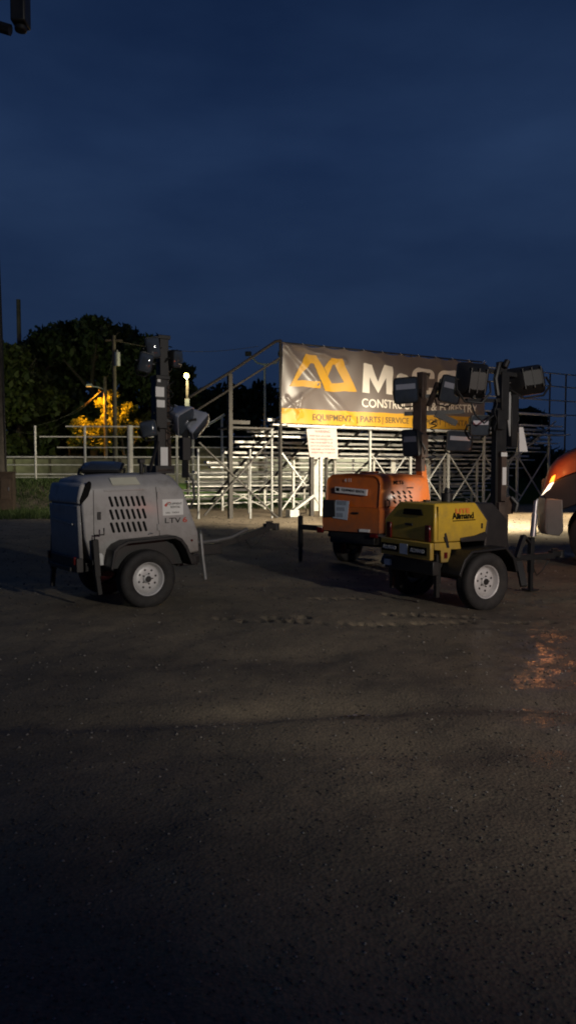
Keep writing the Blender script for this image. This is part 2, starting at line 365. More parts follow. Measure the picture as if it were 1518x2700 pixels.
def lamp(parent, c, facing, w, h, d, roll=0, bulge=False, shell=None):
    """flood lamp head: tapered housing, glass, reflector, yoke. c, facing in the parent's frame"""
    f = Vector(facing).normalized(); up = Vector((0,0,1)); r = up.cross(f)
    r = r.normalized() if r.length > .01 else Vector((1,0,0))
    M = basis(r, f.cross(r), c) @ Matrix.Rotation(roll, 4, 'Z')
    m = MB(); a, b = w/2, h/2
    def ring(sx, sy, z, k=.28):
        pts = []
        for qx, qy in ((1,1),(-1,1),(-1,-1),(1,-1)):
            for t in range(4):
                an = math.atan2(qy,qx)-math.pi/4+t*math.pi/6
                cx = qx*(sx-k*min(sx,sy)); cy = qy*(sy-k*min(sx,sy))
                pts.append((cx+k*min(sx,sy)*math.cos(an), cy+k*min(sx,sy)*math.sin(an), z))
        return pts
    m.loft([ring(a*.5,b*.5,-d,.4), ring(a*.72,b*.72,-d*.8,.4), ring(a*.95,b*.95,-d*.25), ring(a,b,-d*.2), ring(a,b,0), ring(a*.94,b*.94,.002), ring(a*.92,b*.92,-.018)])
    for k in (-.5,0,.5): m.box((k*a,0,-d*.85), (.012,h*.7,d*.34))
    o = m.build('lamp', shell or black, parent, M=M)
    g = MB(); g.loft([ring(a*.915,b*.915,-.012), ring(a*.9,b*.9,-.006 if not bulge else .01), ring(a*.6,b*.6,-.004 if not bulge else .035)]); g.build('lens', lens_g, o)
    q = MB(); q.box((0,b*.28,-.001),(w*.78,h*.2,.004)); q.build('reflector_strip', refl, o)
    y = MB(); s_ = a+.02
    y.tube([(-s_,0,-d*.3),(-s_,-b*.6,-d*.6),(-s_*.5,-b-.05,-d*.7),(s_*.5,-b-.05,-d*.7),(s_,-b*.6,-d*.6),(s_,0,-d*.3)], .014, 6)
    y.tube([(-s_-.012,0,-d*.3),(s_+.012,0,-d*.3)], .012, 6)
    y.build('bracket', blackm, o)
    return o
dcable = mat('worn_grey_steel', (.16,.155,.15), .45, .3, var=.3)
jackm = mat('jack_steel', (.007,.0065,.006), .6)
def jack(parent, x, y, z0, z1, m=jackm, foot=True, arm=None, lean=0):
    q = MB(); q.bar((x+lean,y,z0),(x,y,(z0+z1)/2+.1),.05,.05); q.bar((x+lean*.5,y,(z0*2+z1)/3),(x,y,z1),.066,.066)
    if foot: q.box((x+lean,y,z0+.012),(.16,.16,.022))
    q.tube([(x,y,z1),(x,y,z1+.05),(x+.09,y-.05,z1+.055),(x+.09,y-.05,z1+.13)],.009,6)
    if arm: q.bar(arm,(x,y,z1-.25),.06,.06)
    return q.build('jack', m, parent, bevel=.004, seg=1)
def frame_parts(T, x0, x1, hw, tip, ztip=.5, bend=None, tm=blackm):
    m = MB()
    for s in (-1,1): m.box(((x0+x1)/2, s*(hw-.1), .5), (x1-x0, .06, .1))
    for x in (x0+.03, 0, x1-.03): m.box((x, 0, .495), (.06, 2*hw-.14, .085))
    m.build('chassis', blackm, T, bevel=.004, seg=1)
    m = MB(); m.tube([(0,-.55,.34),(0,.55,.34)], .035, 10)
    for s in (-1,1): m.box((0,s*.5,.41),(.5,.05,.03))
    m.build('axle', blackm, T)
    m = MB(); pts = [(x1-.25,0,.5)]+(bend or [])+[(tip,0,ztip)]
    for p, q in zip(pts, pts[1:]): m.bar(p, q, .08, .08)
    m.build('drawbar', tm, T, bevel=.004, seg=1)
    m = MB(); m.box((tip+.05,0,ztip+.03),(.22,.085,.075)); m.tube([(tip+.13,0,ztip-.03),(tip+.13,0,ztip+.06)],.05,12); m.box((tip+.02,0,ztip+.085),(.1,.03,.03))
    m.tube([(tip,.05,ztip-.03),(tip-.1,.09,ztip-.2),(tip-.25,.06,ztip-.26),(tip-.4,.0,ztip-.1)],.008,6)
    m.build('coupler', blackm, T, bevel=.008, seg=2)

LABEL = (0,0,1)
MS = lambda x, y, z: basis((1,0,0),(0,0,1),(x,y,z))        # plane facing -y (near side)
MR = lambda x, y, z: basis((0,-1,0),(0,0,1),(x,y,z))       # plane facing -x (rear)

# ================================================================== grey light tower trailer
G = empty('light_tower_trailer', (-2.0,9.24,h1(-1.58,8.6)-.012), R(35.5), 'grey light tower trailer with slotted side vents and white rimmed wheel', 'light tower', 'mobile light towers parked on the gravel')
def grey():
    T = G; hw = .52
    prof = [(-.69,.84),(-.715,1.2),(-.70,1.40),(-.66,1.50),(-.56,1.53),(-.28,1.552),(.364,1.565),(.44,1.545),(.49,1.505),(.54,1.43),(.738,.842),(.754,.6),(.521,.567),(.442,.683),(.36,.765),(.29,.785),(-.27,.76),(-.33,.745),(-.386,.701),(-.451,.511),(-.60,.515)]
    def cap(z, c): return z if z < 1.25 else 1.25+(z-1.25)*(c-1.25)/(1.565-1.25)
    secs = []
    for y, c, ins in ((-hw,1.40,0),(-.495,1.44,-.0),(-.36,1.545,0),(-.2,1.565,0),(.2,1.565,0),(.36,1.545,0),(.495,1.44,0),(hw,1.40,0)):
        secs.append([(x, y, cap(z,c)) for x, z in prof])
    m = MB(); m.loft(secs)
    body = m.build('body', grey_paint, T, bevel=.02, seg=3)
    # seams and shoulder crease (thin dark gaps cut proud by a hair)
    m = MB()
    m.prism_y([(.176,1.395),(.182,1.395),(.229,.79),(.223,.79)], -hw-.003, -hw+.01)
    m.build('door_seam', ink, T)
    m = MB(); m.prism_y([(-.46,1.372),(.03,1.378),(.03,1.360),(-.46,1.352)], -hw-.008, -hw+.01); m.build('door_lip', grey_paint, T, bevel=.004)
    # louvres
    m = MB()
    for r_ in range(3):
        z1 = 1.297-.148*r_
        for k in range(7):
            x = -.392+.0665*k+.007*r_; n = 8; pts = []
            for t in range(n): a = math.pi*t/(n-1); pts.append((x+.016*math.cos(a), z1-.014+.014*math.sin(a)))
            for t in range(n): a = math.pi+math.pi*t/(n-1); pts.append((x+.030+.016*math.cos(a), z1-.108+.014*math.sin(a)))
            m.prism_y(pts, -hw-.0025, -hw+.01)
    m.build('side_vent', ink, T)
    # stickers
    m = MB(); m.loft([[(-.352,-.512,1.425),(-.012,-.512,1.432),(-.03,-.425,1.513),(-.352,-.425,1.505)],[(-.352,-.505,1.42),(-.012,-.505,1.427),(-.03,-.418,1.508),(-.352,-.418,1.5)]]); m.build('cream_label', sticker_c, T)
    m = MB(); m.prism_y([(.262,1.247),(.535,1.248),(.538,1.058),(.266,1.055)], -hw-.003, -hw+.01); d = m.build('white_label', sticker_w, T)
    lettering('lettering', [('EQUIPMENT',.062,.125,.036,1.0),('RENTAL',.105,.085,.036,1.0)], ink, d, MS(.262,-hw-.0045,1.057))
    lettering('lettering', [('CALL  TODAY',.04,.022,.026,1.1)], ink, d, MS(.262,-hw-.0045,1.057))
    m = MB(); m.prism_y([(.285,1.18),(.325,1.21),(.322,1.165),(.30,1.16)], -hw-.0055, -hw-.003); m.prism_y([(.33,1.213),(.37,1.213),(.37,1.205),(.33,1.205)], -hw-.0055, -hw-.003); m.build('label_logo', red_ink, d)
    lettering('model_letters', [('LTV',0,0,.088,1.45)], ink, T, MS(.285,-hw-.003,.965))
    lettering('model_numeral', [('6',0,0,.088,1.5)], red_ink, T, MS(.525,-hw-.003,.968), bold=.015)
    # handle, latch, marker, tie-down
    m = MB(); m.tube([(.08,-hw-.012,.845),(.09,-hw-.02,.852),(.115,-hw-.02,.856),(.125,-hw-.012,.85)],.008,6); m.build('door_handle', silver, T)
    for z in (1.30,.92):
        m = MB(); m.box((.205-(1.3-z)*-.0,-hw-.006,z),(.03,.012,.075)); m.tube([(.2,-hw-.012,z-.04),(.2,-hw-.012,z+.04)],.007,6); m.build('hinge', grey_paint, T)
    m = MB(); m.box((-.52,-hw-.004,1.08),(.045,.012,.09)); m.build('paddle_latch', black, T, bevel=.006)
    m = MB(); m.prism_y([(-.585,1.37),(-.579,1.37),(-.579,.80),(-.585,.80)], -hw-.002, -hw+.01); m.build('door_seam', ink, T)
    m = MB(); m.tube([(.648,-hw+.01,.742),(.648,-hw-.012,.742)],.014,12); m.build('side_marker', red_lens, T)
    # fender
    pr = [(-.48,.50),(-.44,.70),(-.385,.755),(-.28,.80),(.33,.828),(.41,.79),(.48,.70),(.565,.50)]
    inn = [(x*.94,z-.035) for x, z in pr]
    m = MB(); P = pr+inn[::-1]; m.prism_y(P, -.745, -hw+.02); m.prism_y([(x,z) for x, z in inn], -.54, -.5)
    m.build('fender', black, T, bevel=.008)
    m = MB(); m.prism_y(P, hw-.02, .745); m.build('fender', black, T, bevel=.008)
    wheel(T, -1); wheel(T, 1)
    # rear: dark cover panel, hood lip, strip, lower plate, lights
    m = MB(); m.loft([[(-.70,-.50,.60),(-.70,.50,.60),(-.728,.50,1.20),(-.728,-.50,1.20)],[(-.735,-.47,.60),(-.735,.47,.60),(-.755,.47,1.20),(-.755,-.47,1.20)]]); m.build('rear_door', grey_paint, T, bevel=.01)
    m = MB(); m.prism_y([(-.70,1.215),(-.757,1.215),(-.755,1.28),(-.725,1.43),(-.69,1.455),(-.66,1.43),(-.66,1.25)], -.50, .50); m.build('rear_hood', grey_paint, T, bevel=.02)
    m = MB(); m.prism_y([(-.728,1.205),(-.64,1.30),(-.605,1.40),(-.60,1.45),(-.625,1.475),(-.665,1.44),(-.735,1.26)], -.527, -.49); m.build('hood_slot_shade', ink, T, bevel=.012)  # black piece stands for the shade under the rear hood overhang
    m = MB(); m.bar((-.765,.40,1.03),(-.762,-.34,.985),.012,.02); m.build('reflective_strip', silver, T)
    m = MB(); m.box((-.735,0,.53),(.08,.98,.16)); m.box((-.78,.0,.475),(.05,.7,.05)); m.build('rear_bumper', blackm, T, bevel=.006)
    m = MB(); m.box((-.78,-.43,.58),(.03,.06,.09)); m.build('tail_light', red_lens, T, bevel=.006)
    m = MB(); m.box((-.78,.43,.58),(.03,.06,.09)); m.build('tail_light', red_lens, T, bevel=.006)
    m = MB(); m.prism_y([(-.58,.66),(-.50,.66),(-.478,.63),(-.478,.52),(-.56,.52)], -.545, -hw+.01); m.build('corner_step', rim_m, T, bevel=.008)
    jack(T, -.60, -.585, .20, .82, jackm, False, (-.6,-.4,.55), .05)
    jack(T, -.66, .60, .16, .8, jackm, False, (-.6,.4,.55), -.03)
    frame_parts(T, -.66, .8, hw, 2.12, .79, [(1.1,0,.565),(1.6,0,.66)])
    m = MB(); m.box((1.1,0,.56),(.5,.13,.14)); m.build('drawbar_sleeve', blackm, T, bevel=.008)
    m = MB(); m.tube([(.95,-.05,.655),(1.25,-.05,.665),(1.5,-.05,.70),(1.75,-.04,.80)],.026,8); m.build('drawbar_tube', dcable, T)
    m = MB(); m.tube([(.88,-.33,.80),(.905,-.33,.52),(.945,-.33,.22)],.022,8); m.tube([(.88,-.33,.78),(.86,-.36,.84)],.012,6); m.build('front_stand', silver, T)
    m = MB(); m.box((.60,-.40,.50),(.22,.12,.14)); m.box((.72,-.30,.44),(.16,.2,.04)); m.build('battery_box', blackm, T, bevel=.008)
    # roof: folded lamp lying at the rear, hinge bits, mast
    m = MB(); m.box((.50,0,1.60),(.26,.26,.1)); m.build('mast_base', blackm, T, bevel=.006)
    m = MB(); m.tube([(.2,-.2,1.56),(.2,-.2,1.64),(.22,-.1,1.65)],.02,8); m.build('filler_pipe', blackm, T)
    m = MB(); m.tube([(.1,-.3,1.55),(.1,-.3,1.68)],.025,8); m.box((.1,-.3,1.70),(.07,.07,.05)); m.build('exhaust_pipe', blackm, T, bevel=.006)
    m = MB(); m.box((.50,.02,2.05),(.11,.11,1.1)); m.box((.485,0,2.42),(.15,.15,.62)); m.box((.535,0,2.95),(.12,.12,.62)); m.box((.50,0,2.3),(.2,.05,.04)); m.box((.5,0,2.74),(.19,.19,.05)); m.box((.535,0,3.24),(.17,.14,.05))
    mast = m.build('mast', blackm, T, bevel=.006, seg=1)
    m = MB(); m.bar((.60,.02,1.58),(.60,.02,2.42),.055,.055); m.bar((.62,-.02,1.6),(.60,0,3.0),.03,.03); m.build('mast_brace', brown_steel, T)
    for za, zb, xa, ww in ((2.50,2.62,.44,.115),(2.37,2.46,.45,.11),(2.68,2.72,.43,.04)):
        m = MB(); m.box((xa+.02,-.0785,(za+zb)/2),(ww,.004,zb-za)); m.build('warning_sticker', sticker_w, mast)
    m = MB(); m.box((.52,-.058,1.76),(.10,.006,.24)); m.build('height_sticker', sticker_w, mast)
    m = MB(); m.box((.50,-.03,1.595),(.2,.2,.03)); m.build('mast_collar', brown_steel, mast)
    m = MB(); m.bar((.3,-.1,1.58),(.44,-.05,1.95),.03,.03); m.bar((.78,-.12,1.5),(.80,-.1,2.1),.07,.07); m.box((.78,-.12,1.86),(.11,.1,.28)); m.tube([(.80,-.1,1.6),(.88,-.14,1.45),(.9,-.14,1.25),(.84,-.12,1.1)],.016,6); m.build('mast_strut', blackm, T)
    m = MB(); m.bar((.26,-.02,3.02),(.80,-.02,2.98),.05,.05); m.bar((.535,0,3.2),(.32,-.02,3.02),.03,.03); m.build('lamp_crossbar', blackm, T)
    m = MB(); m.bar((.45,-.02,2.2),(1.05,-.06,2.28),.05,.05); m.build('lamp_crossbar', blackm, T)
    lamp(T, (.37,-.09,3.09), (-.25,-.95,-.1), .17, .26, .2, .15, True)
    lamp(T, (.27,-.09,2.90), (-.3,-.9,-.2), .17, .24, .2, -.2, True)
    lamp(T, (.70,-.09,2.98), (.5,-.8,-.15), .2, .22, .2, .1, True)
    lamp(T, (.80,-.12,2.20), (.35,-.75,-.35), .30, .32, .26, .5, True, refl)
    lamp(T, (1.01,-.12,2.14), (.6,-.6,-.6), .26, .34, .26, -.4, True, refl)
    lamp(T, (.30,-.08,2.10), (-.4,-.8,-.1), .2, .2, .2, .2, True)
    lamp(T, (-.22,.12,1.64), (-.15,-.25,1), .5, .34, .11, 0, True)
    m = MB(); pts = [(.60+.05*math.cos(t*1.3), -.07+.03*math.sin(t*1.3), 2.7-.035*t) for t in range(24)]; m.tube(pts,.008,5); m.build('coil_cord', black, mast)
grey()

# ================================================================== yellow light tower trailer
Yt = empty('light_tower_trailer', (1.94,9.27,h1(2.3,8.65)-.012), R(30), 'small yellow light tower trailer with black front end, parked nearest the truck', 'light tower', 'mobile light towers parked on the gravel')
def yellow():
    T = Yt
    sec = [(-.47,.80),(-.47,1.03),(-.445,1.245),(.2,1.245),(.45,1.03),(.45,.80)]
    fx = [.17,.217,.044,.044,.217,.17]
    m = MB(); m.loft([[(-.60 if z<1.2 else -.575, y, z) for y, z in sec], [(f, y, z) for (y, z), f in zip(sec, fx)]])
    m.build('body', yellow_paint, T, bevel=.018, seg=3)
    gx = [.585,.565,.327,.327,.565,.585]; sec2 = [(-.462,.60),(-.462,1.02),(-.437,1.237),(.2,1.237),(.44,1.02),(.44,.60)]
    m = MB(); m.loft([[(f+.003, y, z) for (y, z), f in zip(sec2, fx)], [(f, y, z) for (y, z), f in zip(sec2, gx)]]); m.build('front_cover', dark_cover, T, bevel=.02, seg=3)
    # lower side skirt in yellow, both sides
    for s in (-1,1):
        m = MB(); m.prism_y([(-.600,.795),(-.22,.795),(-.2,.707),(-.351,.715),(-.38,.57),(-.497,.569),(-.505,.71),(-.60,.72)], s*.474, s*.44); m.build('side_skirt', yellow_paint, T, bevel=.006)
    m = MB(); m.prism_y([(-.555,1.21),(-.549,1.21),(-.549,.83),(-.555,.83)], -.4725, -.45); m.build('door_seam', ink, T)
    m = MB(); m.box((.12,-.474,.97),(.02,.014,.06)); m.build('hinge', black, T)
    m = MB(); m.box((-.435,-.476,.65),(.05,.006,.07)); m.build('side_reflector', red_lens, T)
    m = MB(); m.prism_y([(-.455,.90),(-.435,.91),(-.40,.80),(-.385,.735),(-.42,.735),(-.44,.80)], -.483, -.468); m.prism_y([(-.47,.86),(-.44,.87),(-.43,.82),(-.45,.81)], -.485, -.47); m.build('hood_latch', black, T, bevel=.003)
    # side wheel-well panel and fender
    m = MB(); m.prism_y([(-.21,.79),(.16,.79),(.2,.86),(.17,.90),(.0,.86),(-.22,.84)], -.49, -.45); m.build('wheel_well_trim', dark_cover, T, bevel=.01)
    pr = [(-.46,.45),(-.38,.62),(-.27,.715),(.27,.735),(.40,.62),(.46,.45)]; inn = [(x*.94,z-.03) for x, z in pr]
    for s in (-1,1):
        m = MB(); m.prism_y(pr+inn[::-1], s*.73, s*.42); m.build('fender', black, T, bevel=.008)
        wheel(T, s, holes=7)
    # lettering on the side
    m = MB(); m.prism_y([(-.283,1.125),(-.03,1.122),(-.03,1.190),(-.283,1.193)], -.4785, -.44)
    M = MS(-.334,-.4735,1.045)
    lettering('maker_letters', [('Allmand',0,.012,.105,.95)], ink, T, basis((1,0,0),(0,.11,1),(-.334,-.4755,1.05)), bold=.02)
    m = MB(); m.prism_y([(-.33,1.046),(.015,1.05),(.015,1.040),(-.33,1.036)], -.4765, -.46); m.build('maker_underline', ink, T)
    lettering('model_letters', [('LITE',0,0,.075,1.6)], orange_ink, T, basis((1,0,0),(0,.11,1),(-.285,-.467,1.128)), bold=.035)
    # rear: bumper, plates, lights, latch, recess
    m = MB(); m.box((-.632,-.01,.70),(.055,.92,.20)); m.build('rear_bumper', yellow_paint, T, bevel=.01)
    for y0, y1, st in ((.43,.10,'ALLMAND'),(-.09,-.41,'ALLMAND')):
        m = MB(); m.box((-.661,(y0+y1)/2,.695),(.006,abs(y0-y1),.095)); p = m.build('name_plate', ink, T)
        lettering('plate_letters', [(st,0,0,.058,.95)], white_ink, p, MR(-.6655,y0-.03,.675), bold=.02)
    m = MB(); m.box((-.661,.005,.695),(.006,.14,.12)); m.build('registration_plate', sticker_b, T)
    for y in (.35,-.365): m = MB(); m.box((-.607,y,.90),(.03,.085,.19)); m.build('tail_light', red_lens, T, bevel=.008)
    m = MB(); m.box((-.604,-.02,.985),(.02,.13,.03)); m.build('rear_latch', black, T, bevel=.004)
    m = MB(); m.loft([[(-.604,.10,1.10),(-.604,-.26,1.10),(-.598,-.22,1.17),(-.598,.08,1.17)],[(-.57,.10,1.10),(-.57,-.26,1.10),(-.56,-.22,1.17),(-.56,.08,1.17)]]); m.build('handle_recess', ink, T, bevel=.004)
    m = MB(); m.box((-.55,.0,.50),(.1,.9,.16)); m.box((-.3,.0,.46),(.5,.8,.1)); m.box((.3,.0,.56),(.5,.82,.14)); m.build('engine_base', blackm, T, bevel=.01)
    m = MB(); m.box((-.617,.36,.5),(.03,.11,.07)); m.build('document_tube', sticker_b, T)
    jack(T, -.50, -.40, .16, .66, jackm, False, (-.45,-.3,.5)); jack(T, -.50, .42, .16, .66, jackm, False, (-.45,.3,.5))
    frame_parts(T, -.58, .62, .47, 1.9, .47)
    jack(T, 1.47, 0, .03, .74, blackm, True)
    m = MB(); m.tube([(1.5,0,.75),(1.53,0,1.05)],.04,12); m.tube([(1.53,0,1.05),(1.55,0,1.22)],.028,10); m.tube([(1.55,0,1.2),(1.58,0,1.24)],.014,8); m.build('jack_tube', silver, T)
    m = MB(); m.bar((1.1,-.1,.50),(1.2,-.12,.78),.07,.05); m.bar((1.2,-.12,.78),(1.38,-.05,.68),.04,.03); m.bar((1.08,-.15,.45),(1.02,-.3,.16),.08,.05); m.build('outrigger_arm', blackm, T)
    # exhaust on the roof
    m = MB(); m.tube([(-.09,-.1,1.24),(-.09,-.1,1.35)],.07,14); m.tube([(-.09,-.1,1.35),(-.07,-.1,1.40)],.04,12); m.build('exhaust_stack', blackm, T)
    for q in ((-.28,.05,.04),(.12,-.2,.03)):
        m = MB(); m.tube([(q[0],q[1],1.235),(q[0],q[1],1.265)],q[2],12); m.build('filler_cap', blackm, T)
    # mast
    x, y = .78, -.1
    m = MB(); m.box((x,y,.85),(.16,.16,.75)); m.box((x+.1,y-.02,1.18),(.14,.1,.22)); m.build('mast_base', brown_steel, T, bevel=.008)
    m = MB(); m.box((x-.05,y+.02,1.75),(.09,.09,1.3)); m.box((x+.04,y+.03,2.1),(.1,.1,1.0)); m.box((x+.03,y,2.55),(.13,.1,.6)); m.box((x+.22,y+.02,2.25),(.11,.1,.66)); m.box((x+.03,y+.03,2.78),(.11,.09,.4)); m.tube([(x+.0,y-.05,2.9),(x+.05,y-.05,2.99)],.04,8); m.box((x-.06,y-.02,2.25),(.13,.12,.24))
    mast = m.build('mast', blackm, T, bevel=.006, seg=1)
    m = MB(); m.bar((.985,-.10,2.06),(.885,-.10,2.60),.018,.105); m.build('mast_plate', galv, T, bevel=.004)
    m = MB(); m.prism_y([(1.05,2.17),(1.12,2.17),(1.21,1.86),(1.06,1.86)], y-.055, y-.05); m.build('instruction_label', sticker_w, mast)
    m = MB(); m.prism_y([(.735,1.66),(.80,1.66),(.80,1.44),(.735,1.44)], y-.09, y-.086); m.box((.76,y-.088,1.82),(.1,.004,.05)); m.build('height_sticker', sticker_w, mast)
    m = MB(); m.box((.765,y-.04,1.55),(.085,.09,.62)); m.build('mast_sleeve', brown_steel, mast)
    m = MB(); m.tube([(x+.12,y-.08,1.28),(x+.17,y-.13,1.2),(x+.15,y-.12,1.1)],.03,8); m.build('winch', blackm, T)
    m = MB(); m.bar((.2,y,2.47),(.84,y,2.50),.045,.045); m.bar((.45,y,2.86),(1.4,y,2.80),.05,.05); m.tube([(.42,y,2.66),(.36,y,2.56),(.30,y,2.5)],.02,6); m.tube([(.70,y-.04,2.95),(.62,y-.06,2.75),(.66,y-.06,2.55)],.03,8); m.build('lamp_crossbar', blackm, T)
    lamp(T, (.34,-.02,2.73), (.35,.95,.15), .40, .42, .24, .06)
    lamp(T, (1.27,-.02,2.77), (.35,.95,-.1), .50, .37, .24, -.16)
    lamp(T, (.52,-.02,2.18), (-.3,-.9,-.1), .26, .26, .2, .0)
    lamp(T, (1.05,.12,2.38), (.45,.9,.1), .3, .3, .2, .1)
    m = MB(); pts = [(x-.14+.02*math.sin(t*.9), y-.05, 2.5-.03*t) for t in range(14)]; m.tube(pts,.01,5); m.tube([(.25,y,2.5),(.3,y-.05,2.3),(.45,y-.05,2.2),(.6,y-.05,2.3)],.012,6); m.build('lamp_cable', black, mast)
yellow()

# ================================================================== orange light tower trailer
Ot = empty('light_tower_trailer', (1.54,12.93,h1(.84,13.1)-.012), R(48), 'orange light tower trailer with four black lamps, behind the yellow one', 'light tower', 'mobile light towers parked on the gravel')
def orange():
    T = Ot
    up = [(-.545,1.02),(-.55,1.42),(-.52,1.50),(-.44,1.55),(-.1,1.57),(.1,1.57),(.44,1.55),(.52,1.50),(.55,1.42),(.545,1.02)]
    m = MB(); secs = []
    for x, dz, k in ((-.70,-.05,.95),(-.735,-.012,.99),(-.70,0,1),(.4,.0,1),(.66,-.02,.99),(.70,-.06,.95)):
        secs.append([(x+(.0 if z>1.2 else (-.03 if x<0 else .03)), y*k, z+(dz if z>1.3 else 0)) for y, z in up])
    m.loft(secs); m.build('body', orange_paint, T, bevel=.012, seg=2)
    lo = [(-.575,.62),(-.585,.98),(-.56,1.025),(.56,1.025),(.585,.98),(.575,.62)]
    m = MB(); m.loft([[(-.79,y*.98,z) for y, z in lo],[(-.80,y,z) for y, z in lo],[(.72,y,z) for y, z in lo]])
    m.build('lower_body', orange_paint, T, bevel=.015, seg=2)
    # control panel recess + label sheet + stickers on the rear
    m = MB(); m.loft([[(-.815,.56,1.13),(-.815,.30,1.13),(-.815,.295,.85),(-.815,.56,.83)],[(-.74,.55,1.13),(-.74,.30,1.13),(-.74,.295,.85),(-.74,.55,.83)]]); m.build('control_window', dark_cover, T, bevel=.01)
    m = MB(); m.prism_x([(.285,1.13),(.013,1.12),(.05,.81),(.35,.835)], -.808, -.80); p = m.build('instruction_sheet', sticker_b, T)
    for j, (a, b) in enumerate(((1.085,.07),(.985,.06),(.885,.07))):
        m = MB(); m.box((-.8095, .165+.02*j, a), (.002,.2-.03*j,b)); m.build('print_block', sticker_g, p)
    m = MB(); m.prism_x([(.33,1.352),(-.312,1.312),(-.30,1.215),(.33,1.257)], -.772, -.735); p = m.build('banner_sticker', sticker_w, T)
    lettering('sticker_letters', [('EQUIPMENT RENTAL',.13,.03,.055,.92)], ink, p, basis((0,-1,-.06),(0,0,1),(-.774,.33,1.262)), bold=.01)
    m = MB(); m.prism_x([(.31,1.335),(.24,1.33),(.24,1.275),(.31,1.28)], -.7735, -.772); m.build('sticker_logo', ink, p)
    lettering('unit_number', [('4 11',0,0,.085,1.0)], white_ink, T, MR(-.7365,.16,1.43), bold=.015)
    m = MB(); m.box((-.81,-.12,.93),(.02,.12,.03)); m.build('rear_latch', black, T, bevel=.004)
    m = MB(); m.box((-.805,-.3,.655),(.02,.2,.045)); m.build('rear_plate', sticker_w, T)
    # side vents
    m = MB()
    for r_ in range(3):
        for k in range(4):
            x = -.44+.165*k+.03*r_; z = 1.285-.075*r_
            m.prism_y([(x,z),(x+.05,z),(x+.12,z-.055),(x+.07,z-.055)], -.556, -.54)
    m.build('side_vent', ink, T)
    lettering('model_letters', [('MLT6',0,0,.09,1.4)], ink, T, MS(-.38,-.5545,1.39), bold=.015)
    m = MB(); m.box((.12,-.553,1.33),(.2,.004,.02)); m.build('pinstripe', ink, T)
    m = MB(); m.tube([(-.53,-.55,1.15),(-.53,-.59,1.13),(-.53,-.59,1.05),(-.53,-.55,1.03)],.012,6); m.build('door_handle', black, T)
    m = MB(); m.tube([(.05,.1,1.56),(.05,.1,1.60)],.06,14); m.box((-.3,0,1.585),(.3,.14,.03)); m.build('exhaust_stack', orange_paint, T, bevel=.005)
    pr = [(-.44,.5),(-.36,.66),(-.25,.74),(.25,.74),(.36,.66),(.44,.5)]; inn = [(x*.94,z-.03) for x, z in pr]
    for s in (-1,1):
        m = MB(); m.prism_y(pr+inn[::-1], s*.76, s*.5); m.build('fender', black, T, bevel=.008)
        wheel(T, s, ytrack=.75, holes=6)
    m = MB(); m.box((-.5,0,.52),(.5,.9,.2)); m.box((.3,0,.5),(.7,.86,.22)); m.build('engine_base', blackm, T, bevel=.01)
    m = MB(); m.box((-.80,.62,.62),(.06,.12,.1)); m.box((-.80,-.48,.58),(.05,.14,.06)); m.build('tail_light', red_lens, T, bevel=.01)
    frame_parts(T, -.74, .78, .53, 2.1, .5)
    # deployed outrigger with its jack on the far side
    q = MB(); q.bar((-.62,.4,.63),(-.62,1.22,.63),.09,.09); q.build('outrigger_beam', blackm, T, bevel=.005)
    jack(T, -.62, 1.22, .0, .82, blackm, True); jack(T, -.66, -.68, .1, .8, silver, True, (-.6,-.4,.6))
    # mast behind the front of the body
    x, y = .98, -.22
    m = MB(); m.loft([[(x-.02,y-.09,.5),(x+.26,y-.09,.5),(x+.26,y+.09,.5),(x-.02,y+.09,.5)],[(x-.03,y-.08,1.15),(x+.18,y-.08,1.15),(x+.18,y+.08,1.15),(x-.03,y+.08,1.15)],[(x-.07,y-.06,1.75),(x+.06,y-.06,1.75),(x+.06,y+.06,1.75),(x-.07,y+.06,1.75)]]); m.build('mast_base', orange_paint, T, bevel=.01)
    m = MB(); m.box((x-.02,y,1.95),(.13,.13,.7)); m.box((x-.05,y,2.45),(.2,.17,.85)); m.box((x+.0,y,3.05),(.13,.13,.6)); m.box((x-.07,y-.03,2.05),(.2,.2,.4))
    mast = m.build('mast', brown_steel, T, bevel=.008, seg=1)
    r = Vector((math.cos(R(48)), -math.sin(R(48)), 0))     # the picture's left-right direction in this trailer's frame
    f = Vector((-math.sin(R(48)), -math.cos(R(48)), 0))    # towards the viewer
    c = Vector((x,y,0))
    m = MB(); m.bar(c+r*-.45+Vector((0,0,2.93)), c+r*.62+Vector((0,0,2.93)),.06,.06); m.bar(c+r*-.3+Vector((0,0,2.62)), c+r*.75+Vector((0,0,2.66)),.07,.07); m.bar(c+r*.25+Vector((0,0,2.62)),c+r*.62+Vector((0,0,2.45)),.12,.1); m.bar(c+r*-.3+Vector((0,0,2.2)), c+r*.6+Vector((0,0,2.2)),.06,.06)
    m.build('lamp_crossbar', blackm, T)
    pts = [c+r*(.12+.16*math.sin(t*math.pi/12))+f*.05+Vector((0,0,2.75+.42*math.sin(math.pi*t/12)+.0*t)) for t in range(13)]
    m = MB(); m.tube(pts,.05,8); m.tube([c+r*.02+Vector((0,0,3.1)),c+r*.06+Vector((0,0,3.32)),c+r*.14+Vector((0,0,3.3))],.04,8); m.build('cable_hose', brown_steel, mast)
    def L(u, z, face, w, h, roll): lamp(T, c+r*u+f*.12+Vector((0,0,z)), face, w, h, .26, roll)
    L(-.30, 3.02, f*.9-r*.35-Vector((0,0,.05)), .44, .46, .04)
    L(.50, 3.03, f*.85+r*.35-Vector((0,0,.1)), .42, .48, -.16)
    L(-.22, 2.10, f*.5-r*.75-Vector((0,0,.1)), .40, .48, .0)
    L(.66, 2.13, f*.9+r*.15-Vector((0,0,.1)), .48, .36, -.05)
